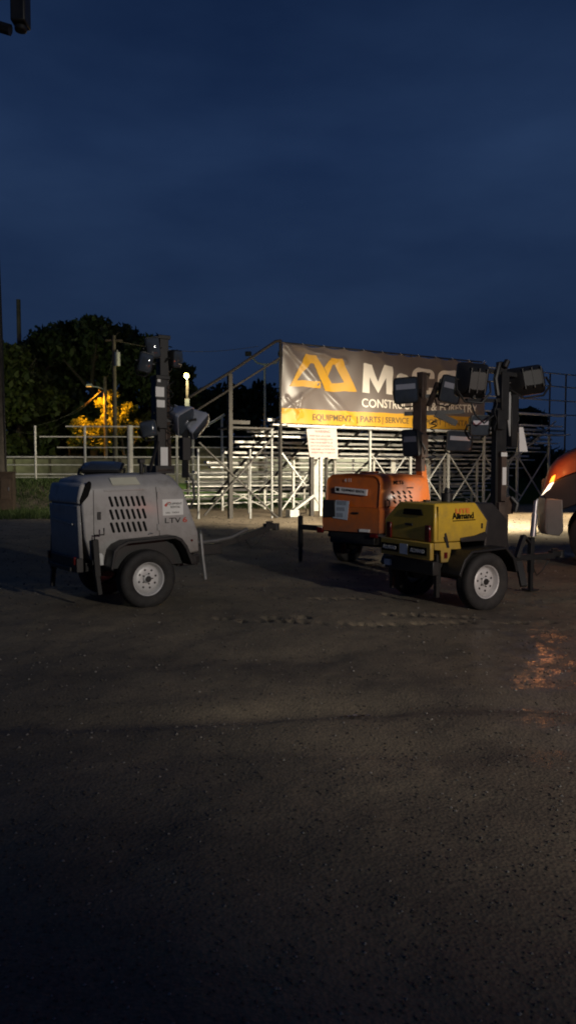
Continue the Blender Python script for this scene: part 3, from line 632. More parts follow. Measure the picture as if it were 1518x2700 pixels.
    m = MB(); pts = [c+r*(.20+.05*math.cos(t*1.1)+.02*math.sin(t*.37))+f*(.04+.05*math.sin(t*1.1))+Vector((0,0,2.5-.016*t)) for t in range(50)]; m.tube(pts,.011,5); m.build('coil_cord', black, mast)
orange()

# ================================================================== orange truck entering from the right
TR = empty('truck', (5.47,13.2,0), math.atan2(.335,-.942), 'orange truck with its headlight on and silver bumper, nose just in view at right', 'truck')
def truck():
    T = TR
    xs = [.98,.95,.88,.76,.6,.4,.1,-.3,-.75]; zt = [1.27,1.45,1.66,1.81,1.92,2.02,2.12,2.2,2.26]; zc = [1.18,1.22,1.33,1.45,1.53,1.60,1.66,1.70,1.72]; hw = [.74,.82,.92,1.0,1.04,1.05,1.05,1.04,1.02]
    secs = []
    for x, a, b, w in zip(xs, zt, zc, hw):
        s = []
        for t in range(17):
            an = math.pi*t/16; cy = math.cos(an); sy = math.sin(an)
            s.append((x, math.copysign(abs(cy)**.38, cy)*w, b+(a-b)*abs(sy)**.5))
        secs.append(s)
    m = MB(); m.loft(secs); m.build('hood', truck_paint, T, angle=50)
    out = [(.97,1.17),(.95,1.21),(.88,1.32),(.76,1.44),(.6,1.52),(.4,1.59),(.1,1.65),(-.3,1.69),(-.75,1.71),(-.75,.85),(-.62,.85)]
    arch = [(.05+.62*math.cos(math.pi*(1-t/10)), .55+.62*math.sin(math.pi*(1-t/10))) for t in range(11)]
    arch = [(x, z) for x, z in arch if z > .84]
    for s in (-1,1):
        m = MB(); m.loft([[(x, s*1.075, z) for x, z in out+[(-.55,.86)]+arch[1:-1]+[(.66,.95),(.80,1.0)]], [(x, s*.78, z) for x, z in out+[(-.55,.86)]+arch[1:-1]+[(.66,.95),(.80,1.0)]]]); m.build('fender', unlit_fender, T, bevel=.02)
        # headlight with turn signal above it
        m = MB(); m.loft([[(1.0,s*1.04,1.175),(.96,s*1.085,1.235),(.885,s*1.093,1.36),(.80,s*1.093,1.40),(.86,s*1.093,1.29)],[(.98,s*.86,1.185),(.93,s*.86,1.25),(.86,s*.86,1.39),(.80,s*.9,1.42),(.86,s*.9,1.3)]]); hl = m.build('headlight', emit('headlight_glow',(1,.86,.64),1.7) if s > 0 else lens_g, T, bevel=.008)
        m = MB(); m.loft([[(.875,s*1.06,1.40),(.83,s*1.096,1.50),(.775,s*1.096,1.53),(.80,s*1.096,1.42)],[(.86,s*.9,1.42),(.82,s*.9,1.5),(.78,s*.9,1.52),(.80,s*.9,1.44)]]); m.build('turn_signal', emit('amber_glow',(1,.32,.03),2.6) if s > 0 else orange_ink, hl, bevel=.006)
        m = MB(); m.lathe_y([(.25,-.15),(.3,-.16),(.46,-.14),(.5,-.1),(.5,.1),(.46,.14),(.3,.16),(.25,.15)], (.05,s*.92,.5), 48, close=True)
        h = MB(); h.tube([(.05,s*.8,.5),(.05,s*.98,.5)],.14,20); hb = h.build('wheel', blackm, T); m.build('tyre', rubber, hb)
        q = MB(); q.lathe_y([(.0,s*.06),(.1,s*.06),(.12,s*.02),(.2,s*.03),(.235,s*.1),(.26,s*.13),(.26,s*-.1)], (.05,s*.92,.5), 40); q.build('rim', rim_m, hb)
    yy = [-1.08,-.9,-.5,0,.5,.9,1.08]; bx = [.90,.985,1.03,1.04,1.03,.985,.90]
    m = MB(); m.loft([[(x-.0,y,.54),(x+.03,y,.62),(x+.03,y,1.06),(x,y,1.14),(x-.12,y,1.14),(x-.12,y,.54)] for x, y in zip(bx, yy)]); 
    m.loft([[(.90,1.083,.54),(.92,1.083,1.14),(.66,1.083,1.12),(.64,1.083,.60),(.70,1.083,.52)],[(.90,.99,.54),(.92,.99,1.14),(.66,.99,1.12),(.64,.99,.60),(.70,.99,.52)]])
    m.build('bumper', chrome, T, bevel=.015)
    m = MB(); m.box((.97,0,1.3),(.04,1.2,.3)); 
    for k in range(6): m.box((.995,0,1.19+.045*k),(.02,1.16,.02))
    m.build('grille', chrome, T)
    m = MB(); m.prism_y([(-.76,.75),(-.74,2.15),(-1.25,2.95),(-1.6,3.05),(-2.7,3.05),(-2.75,.75)], -1.12, 1.12); cab = m.build('cab', truck_paint, T, bevel=.05, seg=3)
    m = MB(); m.loft([[(-.765,-.95,2.2),(-.765,.95,2.2),(-1.2,.88,2.88),(-1.2,-.88,2.88)],[(-.775,-.95,2.2),(-.775,.95,2.2),(-1.22,.88,2.88),(-1.22,-.88,2.88)]]); m.build('windscreen', lens_g, cab)
    for s in (-1,1):
        m = MB(); m.prism_y([(-1.05,2.15),(-1.35,2.75),(-2.1,2.75),(-2.1,2.15)], s*1.125, s*1.1); m.build('side_window', lens_g, cab)
        m = MB(); m.box((-.95,s*1.35,2.3),(.08,.2,.45)); m.tube([(-1.0,s*1.1,2.4),(-.95,s*1.3,2.4)],.015,6); m.build('mirror', black, T, bevel=.02)
    m = MB(); m.box((-2.5,0,.75),(5.0,.8,.25)); m.build('chassis', blackm, T)
    m = MB(); m.box((-4.6,0,1.2),(3.4,2.2,.12)); m.box((-2.95,0,1.7),(.08,2.2,.95)); m.build('flat_bed', dgalv, T)
    for s in (-1,1):
        m = MB(); m.lathe_y([(.25,-.2),(.46,-.2),(.5,-.16),(.5,.16),(.46,.2),(.25,.2)], (-4.4,s*.86,.5), 40, close=True); m.tube([(-4.4,s*.8,.5),(-4.4,s*.95,.5)],.25,20); m.build('rear_wheel', rubber, T)
truck()

# ================================================================== bleachers
AB = math.atan2(.504,.863)
B = empty('bleachers', (-.27,26,0), AB, 'tall aluminium bleachers on braced steel posts, seen from behind', 'bleachers')
def bleachers():
    T = B; NR = 9
    seat = lambda k: (.45+.66*k, 3.36-.36*k)
    for k in range(NR):
        y, z = seat(k); x0 = (-.3,-.62,-.9,-1.0,-1.4,-1.6,-1.6,-1.6,-1.6)[k]
        m = MB(); m.box((7.3+x0/2, y, z-.03), (14.6-x0, .29, .09)); m.build('seat_plank', alu, T, bevel=.006, seg=1)
        m = MB(); m.box((7.3+x0/2, y-.36, z-.21), (14.6-x0, .27, .05)); m.build('foot_plank', alu, T, bevel=.006, seg=1)
    bents = [0,1.9,3.8,5.7,7.6,9.5,11.4,13.3]
    for i, s in enumerate(bents):
        m = MB(); m.box((s,.02,1.55),(.085,.085,3.1)); m.build('post', dgalv if i in (1,) else galv, T, bevel=.004, seg=1)
        for d in (2.4,4.7):
            zt = 3.36-.36*(d-.45)/.66-.12
            m = MB(); m.box((s+.05,d,zt/2),(.085,.085,zt)); m.build('post', white_pipe, T, bevel=.004, seg=1)
        m = MB(); m.bar((s+.0,.1,3.36),(s,5.9,.2),.05,.09); m.build('stringer', dgalv, T)
    for a, b in zip(bents, bents[1:]):
        for d, hi, mm in ((0.06,2.35,galv),(4.66,.95,white_pipe)):
            if d < 1 and a == 1.9: continue
            m = MB(); m.bar((a,d,.12),(b,d,hi),.045,.045); m.build('cross_brace', mm, T)
            m = MB(); m.bar((a,d+.05,hi),(b,d+.05,.12),.045,.045); m.build('cross_brace', mm, T)
        m = MB(); m.box(((a+b)/2,.05,2.75),(b-a-.1,.05,.07)); m.build('rail', galv, T)
    for b in (3.8,7.6,9.5): # wide sheeted posts behind
        m = MB(); m.box((b-.7,2.6,1.05),(.22,.06,2.1)); m.build('post', white_pipe, T)
    # dark stair frame and rail at the left end
    m = MB(); m.box((-1.9,-.02,2.38),(.14,.14,4.76)); m.build('stair_post', dgalv, T, bevel=.006)
    m = MB(); m.box((1.22,-.08,1.25),(.14,.12,2.5)); m.build('stair_post', dgalv, T, bevel=.006)
    m = MB(); m.tube([(0,-.05,5.98),(-.2,-.05,5.94),(-1.9,-.05,4.80),(-3.35,-.05,3.92)],.05,8); m.build('hand_rail', dgalv, T)
    m = MB(); m.tube([(0,-.05,5.42),(-1.9,-.05,4.25),(-3.2,-.05,3.45)],.035,8); m.build('hand_rail', dgalv, T)
    m = MB(); m.tube([(0,-.04,0),(0,-.04,6.0)],.055,8); m.build('post', dgalv, T)
    m = MB(); m.bar((-3.05,-.1,2.5),(-.15,-.1,-.02),.06,.05); m.build('cross_brace', dgalv, T)
    m = MB(); m.bar((-.35,-.16,2.75),(-2.9,-.16,.15),.06,.05); m.build('cross_brace', dgalv, T)
    for s in (-2.9,-1.15,-.32):
        m = MB(); m.tube([(s,.3 if s<-2 else .0,-.05),(s,.3 if s<-2 else .0,3.0 if s>-1 else 2.3)],.04,8); m.build('post', galv, T)
    m = MB(); m.box((-1.0,.6,3.02),(1.7,.9,.06)); m.box((-1.45,.3,3.2),(.75,.3,.12)); m.build('landing', dgalv, T)
    m = MB(); m.box((7.0,-.1,3.1),(13.8,.5,.05)); m.build('walkway', galv, T)
    # guard rails above, beyond the banner, and posts carrying them
    for z in (5.75,5.2,4.6,4.0): m = MB(); m.tube([(9.0,0,z),(16.0,0,z)],.028,6); m.build('guard_rail', galv, T)
    m = MB(); m.tube([(0,.0,5.93),(9.3,.0,5.93)],.03,6); m.build('guard_rail', dgalv, T)
    for s in (1.9,3.8,5.7,7.6,9.45,11.4,13.3,14.3,16): m = MB(); m.tube([(s,.03,3.0 if s<14 else 0),(s,.03,5.93 if s<9.6 else 5.78)],.035,8); m.build('guard_post', dgalv, T)
    m = MB(); m.box((12.7,0,3.95),(3.0,.3,.06)); m.box((12.6,.2,3.5),(3.2,.3,.06)); m.build('top_plank', alu, T)
    m = MB(); m.bar((11.2,-.05,2.1),(13.6,-.05,3.7),.05,.05); m.bar((9.6,-.05,1.7),(11.6,-.05,.5),.05,.05); m.bar((9.5,-.05,1.2),(11.5,-.05,2.4),.05,.05); m.build('cross_brace', galv, T)
    m = MB(); m.bar((.3,-.12,.12),(1.3,-.12,.75),.16,.08); m.box((.4,-.15,.12),(.35,.3,.24)); m.build('foot_plate', galv, T)
bleachers()

# ------------------------------------------------------------------ banner
BN = empty('banner', (-.27,26,3.2), AB, 'large dark grey and yellow advertising banner with white letters on the bleachers', 'banner')
def banner():
    W = 9.42; nx, nz = 260, 70
    def wave(s, z):     # sag between ties, diagonal pull creases, slack left edge
        w = .045*math.sin(s*1.7+z*.6)+.025*math.sin(s*3.9-z*2.1)+.012*math.sin(s*7.3+z*3.1)*math.exp(-((s-.5)/1.6)**2)
        for (ax, az, bx, bz, am, wd) in ((.15,2.65,3.0,.15,.05,.16),(.1,.45,1.4,1.4,.03,.12),(.4,2.7,2.6,2.3,.05,.13),(.2,.9,.75,.3,.035,.08),(.75,1.0,.6,.2,.03,.07),(4.0,2.6,6.2,.9,.03,.2),(7.0,2.5,8.9,.8,.035,.25)):
            dx, dz = bx-ax, bz-az; L2 = dx*dx+dz*dz; t = ((s-ax)*dx+(z-az)*dz)/L2; t = min(1,max(0,t))
            d = math.hypot(s-ax-t*dx, z-az-t*dz); w += 1.5*am*math.exp(-(d/(wd*.8))**2)
        return w
    def P(s, z, off=0): 
        top = 2.72-.06*abs(math.sin(s/W*math.pi*11))**.8-.02*s/W
        zz = z*top/2.72
        return (s, -.10-wave(s,z)-off, zz)
    def sheet(name, mat_, s0, s1, z0, z1, off, parent, nx, nz):
        m = MB(); vs = []
        for k, o in ((0,off),(1,off-.008)):
            for j in range(nz+1):
                for i in range(nx+1): vs.append(P(s0+(s1-s0)*i/nx, z0+(z1-z0)*j/nz, o))
        n = (nx+1)*(nz+1); fs = []
        for j in range(nz):
            for i in range(nx):
                a = j*(nx+1)+i; fs += [(a,a+1,a+nx+2,a+nx+1),(n+a+nx+1,n+a+nx+2,n+a+1,n+a)]
        for i in range(nx): fs += [(i+1,i,n+i,n+i+1)]; a = nz*(nx+1)+i; fs += [(a,a+1,n+a+1,n+a)]
        for j in range(nz): a = j*(nx+1); fs += [(a,a+nx+1,n+a+nx+1,n+a)]; a += nx; fs += [(a+nx+1,a,n+a,n+a+nx+1)]
        m.add(vs, fs); return m.build(name, mat_, parent, angle=60)
    sheet('cloth', ban_grey, 0, W, .52, 2.72, 0, BN, nx, nz)
    sheet('yellow_band', ban_yel, 0, W, .0, .52, 0, BN, nx, 12)
    def drape(o, off):          # lay a flat print onto the cloth
        bm = bmesh.new(); bm.from_mesh(o.data)
        for it in range(5):
            es = [e for e in bm.edges if e.calc_length() > .12]
            if not es: break
            bmesh.ops.subdivide_edges(bm, edges=es, cuts=1)
        bmesh.ops.triangulate(bm, faces=bm.faces)
        for v in bm.verts: v.co = P(v.co.x, v.co.y, off+v.co.z)
        bm.to_mesh(o.data); bm.free(); o.matrix_local = Matrix.Identity(4)
    def flat(name, polys, mat_, off=.014):
        m = MB()
        for pl in polys: m.loft([[(x,y,0) for x, y in pl],[(x,y,.002) for x, y in pl]])
        o = m.build(name, mat_, BN); drape(o, off); return o
    Z = 3.2
    left = [[(.30,1.29),(.58,1.50),(1.51,1.52),(1.54,1.28)], [(.30,1.29),(.96,2.43),(1.15,2.15),(.58,1.50)], [(.96,2.43),(1.37,2.44),(1.28,2.15),(1.15,2.15)], [(1.28,2.15),(1.37,2.44),(2.07,1.50),(1.74,1.18)],
            [(1.74,1.18),(2.07,1.50),(2.57,1.53),(3.12,1.25)], [(2.57,1.53),(2.2,2.17),(2.46,2.38),(3.12,1.25)], [(2.2,2.17),(2.1,2.17),(2.0,2.39),(2.46,2.38)], [(2.1,2.17),(1.9,1.74),(1.73,2.0),(2.0,2.39)]]
    flat('logo', left, ban_yel)
    I = Matrix.Identity(4)
    def ring(x, y, w, h, t, rad, gap=0):
        out = []; inn = []; n = 7
        for cx, cy, a0 in ((x+w-rad,y+h-rad,0),(x+rad,y+h-rad,90),(x+rad,y+rad,180),(x+w-rad,y+rad,270)):
            for k in range(n):
                a = R(a0+90*k/(n-1)); out.append((cx+rad*math.cos(a), cy+rad*math.sin(a)))
                ri = max(.04, rad-t); ix = cx+(0 if rad > t else (-1 if math.cos(a) > 0 else 1)*(t-rad)); iy = cy+(0 if rad > t else (-1 if math.sin(a) > 0 else 1)*(t-rad))
                inn.append((ix+ri*math.cos(a), iy+ri*math.sin(a)))
        q = [[out[i],out[(i+1)%len(out)],inn[(i+1)%len(out)],inn[i]] for i in range(len(out))]
        if gap:
            q = q[:-1]          # open on the right
            q.append([out[-1],(out[-1][0],y+h/2-gap/2),(inn[-1][0],y+h/2-gap/2),inn[-1]]); q.append([(out[0][0],y+h/2+gap/2),out[0],inn[0],(inn[0][0],y+h/2+gap/2)])
        return q
    h_, w_, t_ = 1.05, 1.32, .30
    Mq = [[(0,0),(t_,0),(t_,h_),(0,h_)],[(w_-t_,0),(w_,0),(w_,h_),(w_-t_,h_)],[(t_,h_),(t_,h_*.56),(w_/2,.02),(w_/2,h_*.42),(t_+.08,h_)],[(w_-t_,h_),(w_-t_-.08,h_),(w_/2,h_*.42),(w_/2,.02),(w_-t_,h_*.56)]]
    flat('maker_letter', [[(3.36+a,1.22+b) for a, b in q] for q in Mq], ban_wht)
    flat('maker_letter', ring(4.84,1.22,.72,.80,.24,.2,.26), ban_wht)
    flat('maker_letter', ring(5.68,1.22,1.05,1.08,.29,.3,.34), ban_wht)
    flat('maker_letter', ring(6.90,1.22,1.08,1.08,.29,.3), ban_wht)
    flat('maker_letter', [[(8.62,1.22),(8.92,1.22),(8.92,1.66),(8.62,1.66)],[(8.62,1.66),(8.92,1.66),(8.47,2.27),(8.12,2.27)],[(8.92,1.66),(9.38,2.27),(9.05,2.27),(8.72,1.84)]], ban_wht)
    o = lettering('trade_letters', [('CONSTRUCTION & FORESTRY',3.33,.70,.44,.92)], ban_wht, BN, I, bold=.012, ext=.001); drape(o, .016)
    for st, x in (('EQUIPMENT',1.22),('|',3.12),('PARTS',3.27),('|',4.21),('SERVICE',4.37),('|',5.66),('SUPPORT',5.82),('|',7.26),('RENTAL',7.45)):
        o = lettering('service_lettering', [(st,x,.15,.31,1.0)], ban_ink, BN, I, bold=.012, ext=.001); drape(o, .016)
    for s in np.linspace(.03,W-.03,12):
        m = MB(); m.tube([(s,-.1,2.70),(s,-.02,2.78)],.012,5); m.build('tie_cord', white_pipe, BN)
    for q in ([(.02,-.1,.02),(.75,-.05,-.18)],[(2.6,-.1,.02),(2.1,-.05,-.2)]):
        m = MB(); m.tube(q,.015,5); m.build('tie_cord', white_pipe, BN)
banner()

# ------------------------------------------------------------------ warning sign
SG = empty('warning_sign', (-.27+.863*1.5+.504*.3,26+.504*1.5-.863*.3,0), AB, 'white warning notice board on a post below the banner', 'sign')
def sign():
    n = 10; pts = []
    for cx, cz, a0 in ((.56,3.02,0),(-.58,2.98,90),(-.46,2.1,180),(.62,2.1,270)):
        for t in range(5): a = R(a0+22.5*t); pts.append((cx+.05*math.cos(a), cz+.05*math.sin(a)))
    m = MB(); m.prism_y(pts, -.015, .015); b = m.build('board', mat('sign_white', (.42,.37,.35), .5, var=.08, dirt=.3), SG)
    rows = ['WARNING','UNDER TEXAS LAW A FARM','ANIMAL PROFESSIONAL IS NOT','LIABLE FOR AN INJURY TO OR','DEATH OF A PARTICIPANT IN','FARM ANIMAL ACTIVITIES FROM','INHERENT RISKS OF FARM ACTS']
    rr = [(rows[0],-.30,2.90,.13,1.0)]
    for i, st in enumerate(rows[1:]): rr.append((st,-.53+.018*i,2.76-.115*i,.085,.80))
    lettering('lettering', rr, red_ink if False else mat('sign_print', (.16,.05,.05), .5), b, MS(0,-.0165,0), bold=.012)
    m = MB(); m.box((0,.06,1.5),(.1,.08,3.0)); m.build('post', white_pipe, SG)
sign()

# ================================================================== arena fence, boards
FN = empty('pipe_fence', (-9,35,0), 0, 'white pipe rail fence on the grass bank, left of the bleachers', 'fence')
def fence():
    for z, x0, x1, r in ((3.61,-1.2,5.4,.045),(3.14,-2.4,7.4,.04),(2.65,-1.6,8.2,.035),(2.21,-4.6,8.4,.055),(1.85,-4.6,8.4,.04),(1.42,-4.5,9.0,.05),(1.28,-4.0,2.0,.03),(.95,4.6,17,.05),(.5,4.6,17,.05),(1.42,9.0,17,.05),(2.21,8.4,17,.05)):
        m = MB(); m.tube([(x0,0,z),((x0+x1)/2,0,z-.01),(x1,0,z)], r*.72, 8); m.build('rail', white_pipe, FN)
    for x, r, z in ((-2.6,.05,3.65),(-.32,.06,3.65),(1.76,.13,3.66),(3.9,.06,3.5),(6.0,.06,2.6),(-4.5,.05,2.4),(8.0,.06,2.3),(10.0,.06,2.3),(12.0,.06,2.3),(14.0,.06,2.3),(16.0,.06,2.3)):
        m = MB(); m.tube([(x,0,.1),(x,0,z)], r, 10); m.build('post', white_pipe, FN)
fence()
AW = empty('arena_wall', (-8,47,0), 0, 'low tan board wall of the arena behind the white pipe fence', 'wall')
def arena():
    for i in range(11):
        m = MB(); m.box((-10+2.2*i,0,1.55),(2.17,.08,1.5)); m.build('board_panel', mat('arena_board', (.22,.19,.14), .8, var=.4, scale=2) if i == 0 else bpy.data.materials['arena_board'], AW)
        m = MB(); m.box((-11.1+2.2*i,-.08,1.35),(.12,.08,2.1)); m.build('wall_post', wood, AW)
arena()
# small handrail stair far behind, between tower and post
HS = empty('stair_rail', (-3.6,37,0), 0, 'white sloping stair handrail behind the grey tower lamp heads', 'handrail')
m = MB(); m.tube([(-1.05,0,3.35),(-.6,0,3.62),(.55,0,4.3)],.06,8); m.build('rail', white_pipe, HS)
m = MB(); m.tube([(.4,0,.3),(.4,0,4.2)],.06,8); m.build('post', white_pipe, HS)
m = MB(); m.tube([(-1.0,0,.3),(-1.0,0,3.35)],.06,8); m.build('post', white_pipe, HS)
m = MB(); m.box((-.1,.2,2.2),(1.3,.3,1.1)); m.build('step_panel', mat('step_panel',(.28,.26,.14),.7,var=.3), HS)

# ================================================================== poles and lamps
P1 = empty('utility_pole', (-11.08,29.5,0), 0, 'big timber utility pole at the very left edge', 'utility pole', 'utility poles')
m = MB(); m.tube([(0,0,-.1),(-.08,0,5),(-.3,0,16)], .22, 14, .15); m.build('pole_shaft', concrete, P1)
m = MB(); m.tube([(.2,-.1,.3),(.16,-.12,6),(.05,-.12,12)],.03,8); m.build('conduit', dgalv, P1)
BX = empty('utility_box', (-10.75,28.8,.1), R(8), 'brown utility box at the foot of the big left pole', 'utility box')
m = MB(); m.box((-.05,0,.7),(.85,.5,1.4)); m.box((-.05,0,1.42),(.91,.56,.06)); m.build('cabinet', mat('rusty_brown', (.07,.045,.03), .8, var=.4, dirt=.3), BX, bevel=.02)
m = MB(); m.box((.1,-.262,.8),(.36,.02,.8)); m.build('door', mat('brown_door', (.08,.052,.036), .75, var=.3, dirt=.3), BX, bevel=.01)
m = MB(); m.box((.22,-.28,.8),(.03,.03,.12)); m.build('handle', silver, BX)
# near lamp arm hanging in at the top-left corner
YL = empty('yard_light', (-3.1,5.6,0), 0, 'dark unlit fixture arm hanging into the top left corner', 'light fixture')
m = MB(); m.tube([(0,0,0),(0,0,6.2)],.09,12,.07); m.build('pole', concrete, YL)
m = MB(); m.tube([(0,0,4.86),(.5,0,4.87),(.85,0,4.82),(1.12,0,4.74)],.04,8); m.build('arm', blackm, YL)
m = MB(); m.box((1.195,0,4.98),(.105,.14,.42)); m.tube([(1.195,0,4.77),(1.195,0,4.73)],.045,12); m.build('housing', blackm, YL, bevel=.02)
P2 = empty('utility_pole', (-21.0,60,0), 0, 'tall thin bare pole rising above the trees at left', 'utility pole', 'utility poles')
m = MB(); m.tube([(0,0,0),(0,0,14.9)],.2,10,.16); m.build('pole_shaft', concrete, P2)
P3 = empty('utility_pole', (-10.2,45,0), 0, 'timber pole with grey transformer beside the amber lit tree', 'utility pole', 'utility poles')
m = MB(); m.tube([(0,0,0),(0,0,9.5)],.15,10,.11); m.build('pole_shaft', concrete, P3)
m = MB(); m.tube([(.22,-.12,7.7),(.22,-.12,8.5)],.17,14); m.tube([(.22,-.12,8.5),(.22,-.12,8.62)],.05,8); m.build('transformer', galv, P3)
m = MB(); m.box((0,0,9.2),(1.0,.1,.1)); m.build('crossarm', wood, P3)
# amber lamp on its own pole, shining into the small tree
P4 = empty('street_lamp', (-11.35,47.5,0), 0, 'amber street lamp on a short pole inside the lit tree', 'street lamp', 'street lamps')
m = MB(); m.tube([(0,0,0),(0,0,7.4)],.12,10,.1); m.build('pole', wood, P4)
m = MB(); m.tube([(0,0,6.6),(-.4,-.1,6.75),(-.8,-.15,6.8)],.035,8); m.build('arm', galv, P4)
m = MB(); m.loft([[(-1.15,-.25,6.78),(-.75,-.25,6.82),(-.75,-.05,6.82),(-1.15,-.05,6.78)],[(-1.1,-.22,6.93),(-.78,-.22,6.95),(-.78,-.08,6.95),(-1.1,-.08,6.93)]]); hd = m.build('lamp_head', galv, P4)
m = MB(); m.box((-.95,-.15,6.775),(.3,.14,.02)); m.build('bulb', emit('amber_bulb',(1,.5,.1),1.2), hd)
m = MB()
for (a, b) in (((-11.35,47.5,7.0),(-15.5,52,5.2)),((-11.35,47.5,6.7),(-17.5,52,4.6)),((-11.35,47.5,7.2),(-10.2,45,8.9)),((-15,52,5.0),(-19.5,54,4.4)),((-10.2,45,9.2),(-2,52,10.0))):
    a = Vector(a); b = Vector(b); m.tube([a+(b-a)*t/8-Vector((0,0,.5*math.sin(math.pi*t/8))) for t in range(9)], .014, 5)
tag(m.build('overhead_wire', concrete), 'thin overhead wires running down from the lamp pole at left', 'wire')
P5 = empty('street_lamp', (-5.72,43.5,0), 0, 'bright yellow white street lamp glowing above the white fence', 'street lamp', 'street lamps')
m = MB(); m.tube([(0,0,0),(0,0,6.7)],.1,10,.08); m.build('pole', wood, P5)
m = MB(); m.box((0,-.05,5.4),(.24,.2,.5)); m.tube([(0,0,6.6),(0,-.25,6.75)],.04,8); m.build('ballast_box', galv, P5)
m = MB()
ic = bmesh.new(); bmesh.ops.create_icosphere(ic, subdivisions=3, radius=.15)
m.add([v.co+Vector((0,-.3,6.93)) for v in ic.verts], [[v.index for v in f.verts] for f in ic.faces]); ic.free()
m.build('bulb', emit('globe_glow',(1,.86,.25),6), P5)
P6 = empty('floodlight_pole', (-1.85,61,0), 0, 'slim twin armed floodlight pole beside the banner edge', 'light pole')
m = MB(); m.tube([(0,0,0),(0,0,10.1)],.11,8,.09); m.build('pole', galv, P6)
m = MB(); m.tube([(-1.3,0,10.9),(-.6,0,10.15),(0,0,10.0),(.9,0,10.15),(1.3,0,10.7)],.08,6); m.build('arm', galv, P6)
for s in (-1.3,1.3):
    m = MB(); m.box((s,-.1,10.85),(.5,.3,.35)); m.build('flood_head', dgalv, P6, bevel=.04)

# ================================================================== trees
def crown_mesh(clumps, n, size, mats, flat=.75):
    V = np.empty((n*4,3)); wts = np.array([c[3]**2 for c in clumps]); wts = wts/wts.sum()
    idx = rng.choice(len(clumps), n, p=wts)
    for i in range(n):
        cx, cy, cz, r = clumps[idx[i]]
        d = rng.normal(size=3); d /= np.linalg.norm(d); rad = r*(rng.random()**.4)*(1+.14*rng.normal())
        p = np.array([cx,cy,cz])+d*rad*np.array([1,1,flat])
        a = rng.normal(size=3); a /= np.linalg.norm(a); b = np.cross(a, rng.normal(size=3)); b /= np.linalg.norm(b)
        s = size*rng.uniform(.5,1.35); a = a*s; b = b*s*.6
        V[4*i:4*i+4] = [p-a, p+b*.9, p+a, p-b*.9]
    F = np.arange(n*4).reshape(-1,4)
    me = bpy.data.meshes.new('crown'); me.from_pydata(V.tolist(), [], F.tolist()); me.materials.append(mats); return me
def tree(x, y, h, w, label, n=5200, size=.3, lm=leaf_dark, group='trees behind the arena', base=.2, z0=0):
    T = empty('tree', (x,y,z0), 0, label, 'tree', group)
    m = MB(); m.tube([(0,0,-.1),(.08,0,h*.25),(-.05,.1,h*.55),(.05,0,h*.85)], .028*h, 9, .006*h)
    for k in range(6):
        a = k*1.05+random.random(); z = h*(.3+.08*k); l = w*.36
        m.tube([(0,0,z),(l*.5*math.cos(a),l*.5*math.sin(a),z+h*.08),(l*math.cos(a),l*math.sin(a),z+h*.16)], .011*h, 6, .004*h)
    m.build('trunk', bark, T)
    cl = []
    for k in range(22):
        t = rng.random(); zz = h*(base+(1-base)*(.12+.8*t)); rr = w*.5*math.sqrt(max(.05,1-((t-.4)/.68)**2))
        a = rng.uniform(0,6.28); q = rr*rng.uniform(.3,.8); cl.append((q*math.cos(a), q*math.sin(a), zz, w*rng.uniform(.14,.25)))
    cl.append((0,0,h*.88,w*.2))
    o = bpy.data.objects.new('crown', crown_mesh(cl, n, size, lm)); C.objects.link(o); o.parent = T
    return T
px = lambda p, D: (p-759)/2000*D
zz = lambda p, D: 1.6+(1240-p)/2000*D
for i, (p, top, D, w, lab) in enumerate([
    (52,900,56,5.5,'dark tree just right of the big left pole'),
    (118,862,60,6.5,'broad dark tree behind the tall bare pole'),
    (188,832,64,6.0,'tall dark tree with a small tuft above its crown'),
    (248,818,60,6.0,'tallest dark tree in the row, behind the amber lit tree'),
    (325,838,66,6.5,'round topped dark tree behind the transformer pole'),
    (400,868,62,5.5,'dark tree behind the grey tower mast'),
    (462,945,66,5.0,'low dark tree behind the bright street lamp')]):
    tree(px(p,D), D, zz(top,D), w*1.15, lab, lm=leaf_dark if i != 0 else leaf_pale, base=.02, n=10500, size=.30)
def small_tree():
    T = empty('tree', (-11.4,49,0), 0, 'small tree lit bright amber by the lamp beside it', 'tree')
    m = MB(); m.tube([(.9,0,0),(.85,0,2.6),(.6,.1,4.4),(.2,.1,6.6)],.12,8,.04); m.tube([(.85,0,2.4),(1.7,-.1,3.6),(1.9,-.1,4.4)],.05,6,.03); m.tube([(.8,0,2.8),(-1,0,3.8),(-2.0,0,4.3)],.05,6,.03); m.build('trunk', bark, T)
    cl = [(-1.9,0,4.4,.75),(-1.3,-.3,3.8,.8),(-.4,-.2,3.4,.8),(-.2,-.5,4.4,.7),(0,.2,5.4,.65),(-.6,0,5.9,.45),(.1,0,6.3,.5),(.7,-.2,4.9,.55),(.3,-.3,4.1,.6),(1.7,0,4.3,.7),(1.2,.1,5.6,.5),(2.0,0,3.9,.5),(-2.3,.2,3.4,.55)]
    o = bpy.data.objects.new('crown', crown_mesh(cl, 3600, .15, leaf_amber_lit)); C.objects.link(o); o.parent = T
small_tree()
for p, top, D, w, lab in [(535,1022,110,9,'far dark tree left of the dark stair post'),(585,1008,112,9,'far dark tree directly behind the dark stair post'),(640,1018,115,9,'far dark tree right of the dark stair post'),(700,1005,118,10,'far dark tree behind the slim floodlight pole'),(1392,1078,100,6,'far round dark tree above the right end of the seats')]:
    tree(px(p,D), D, zz(top,D), w, lab, n=2600, size=.5, group='far trees beyond the arena', base=.05)
for i, p in enumerate((790,880,960,1050,1130,1210,1290,1340)):
    tree(px(p,116), 116, zz(1085-10*(i%3),116), 10, 'dark far tree showing only through the bleacher seats', n=1500, size=.6, group='far trees hidden behind the bleachers', base=.02)
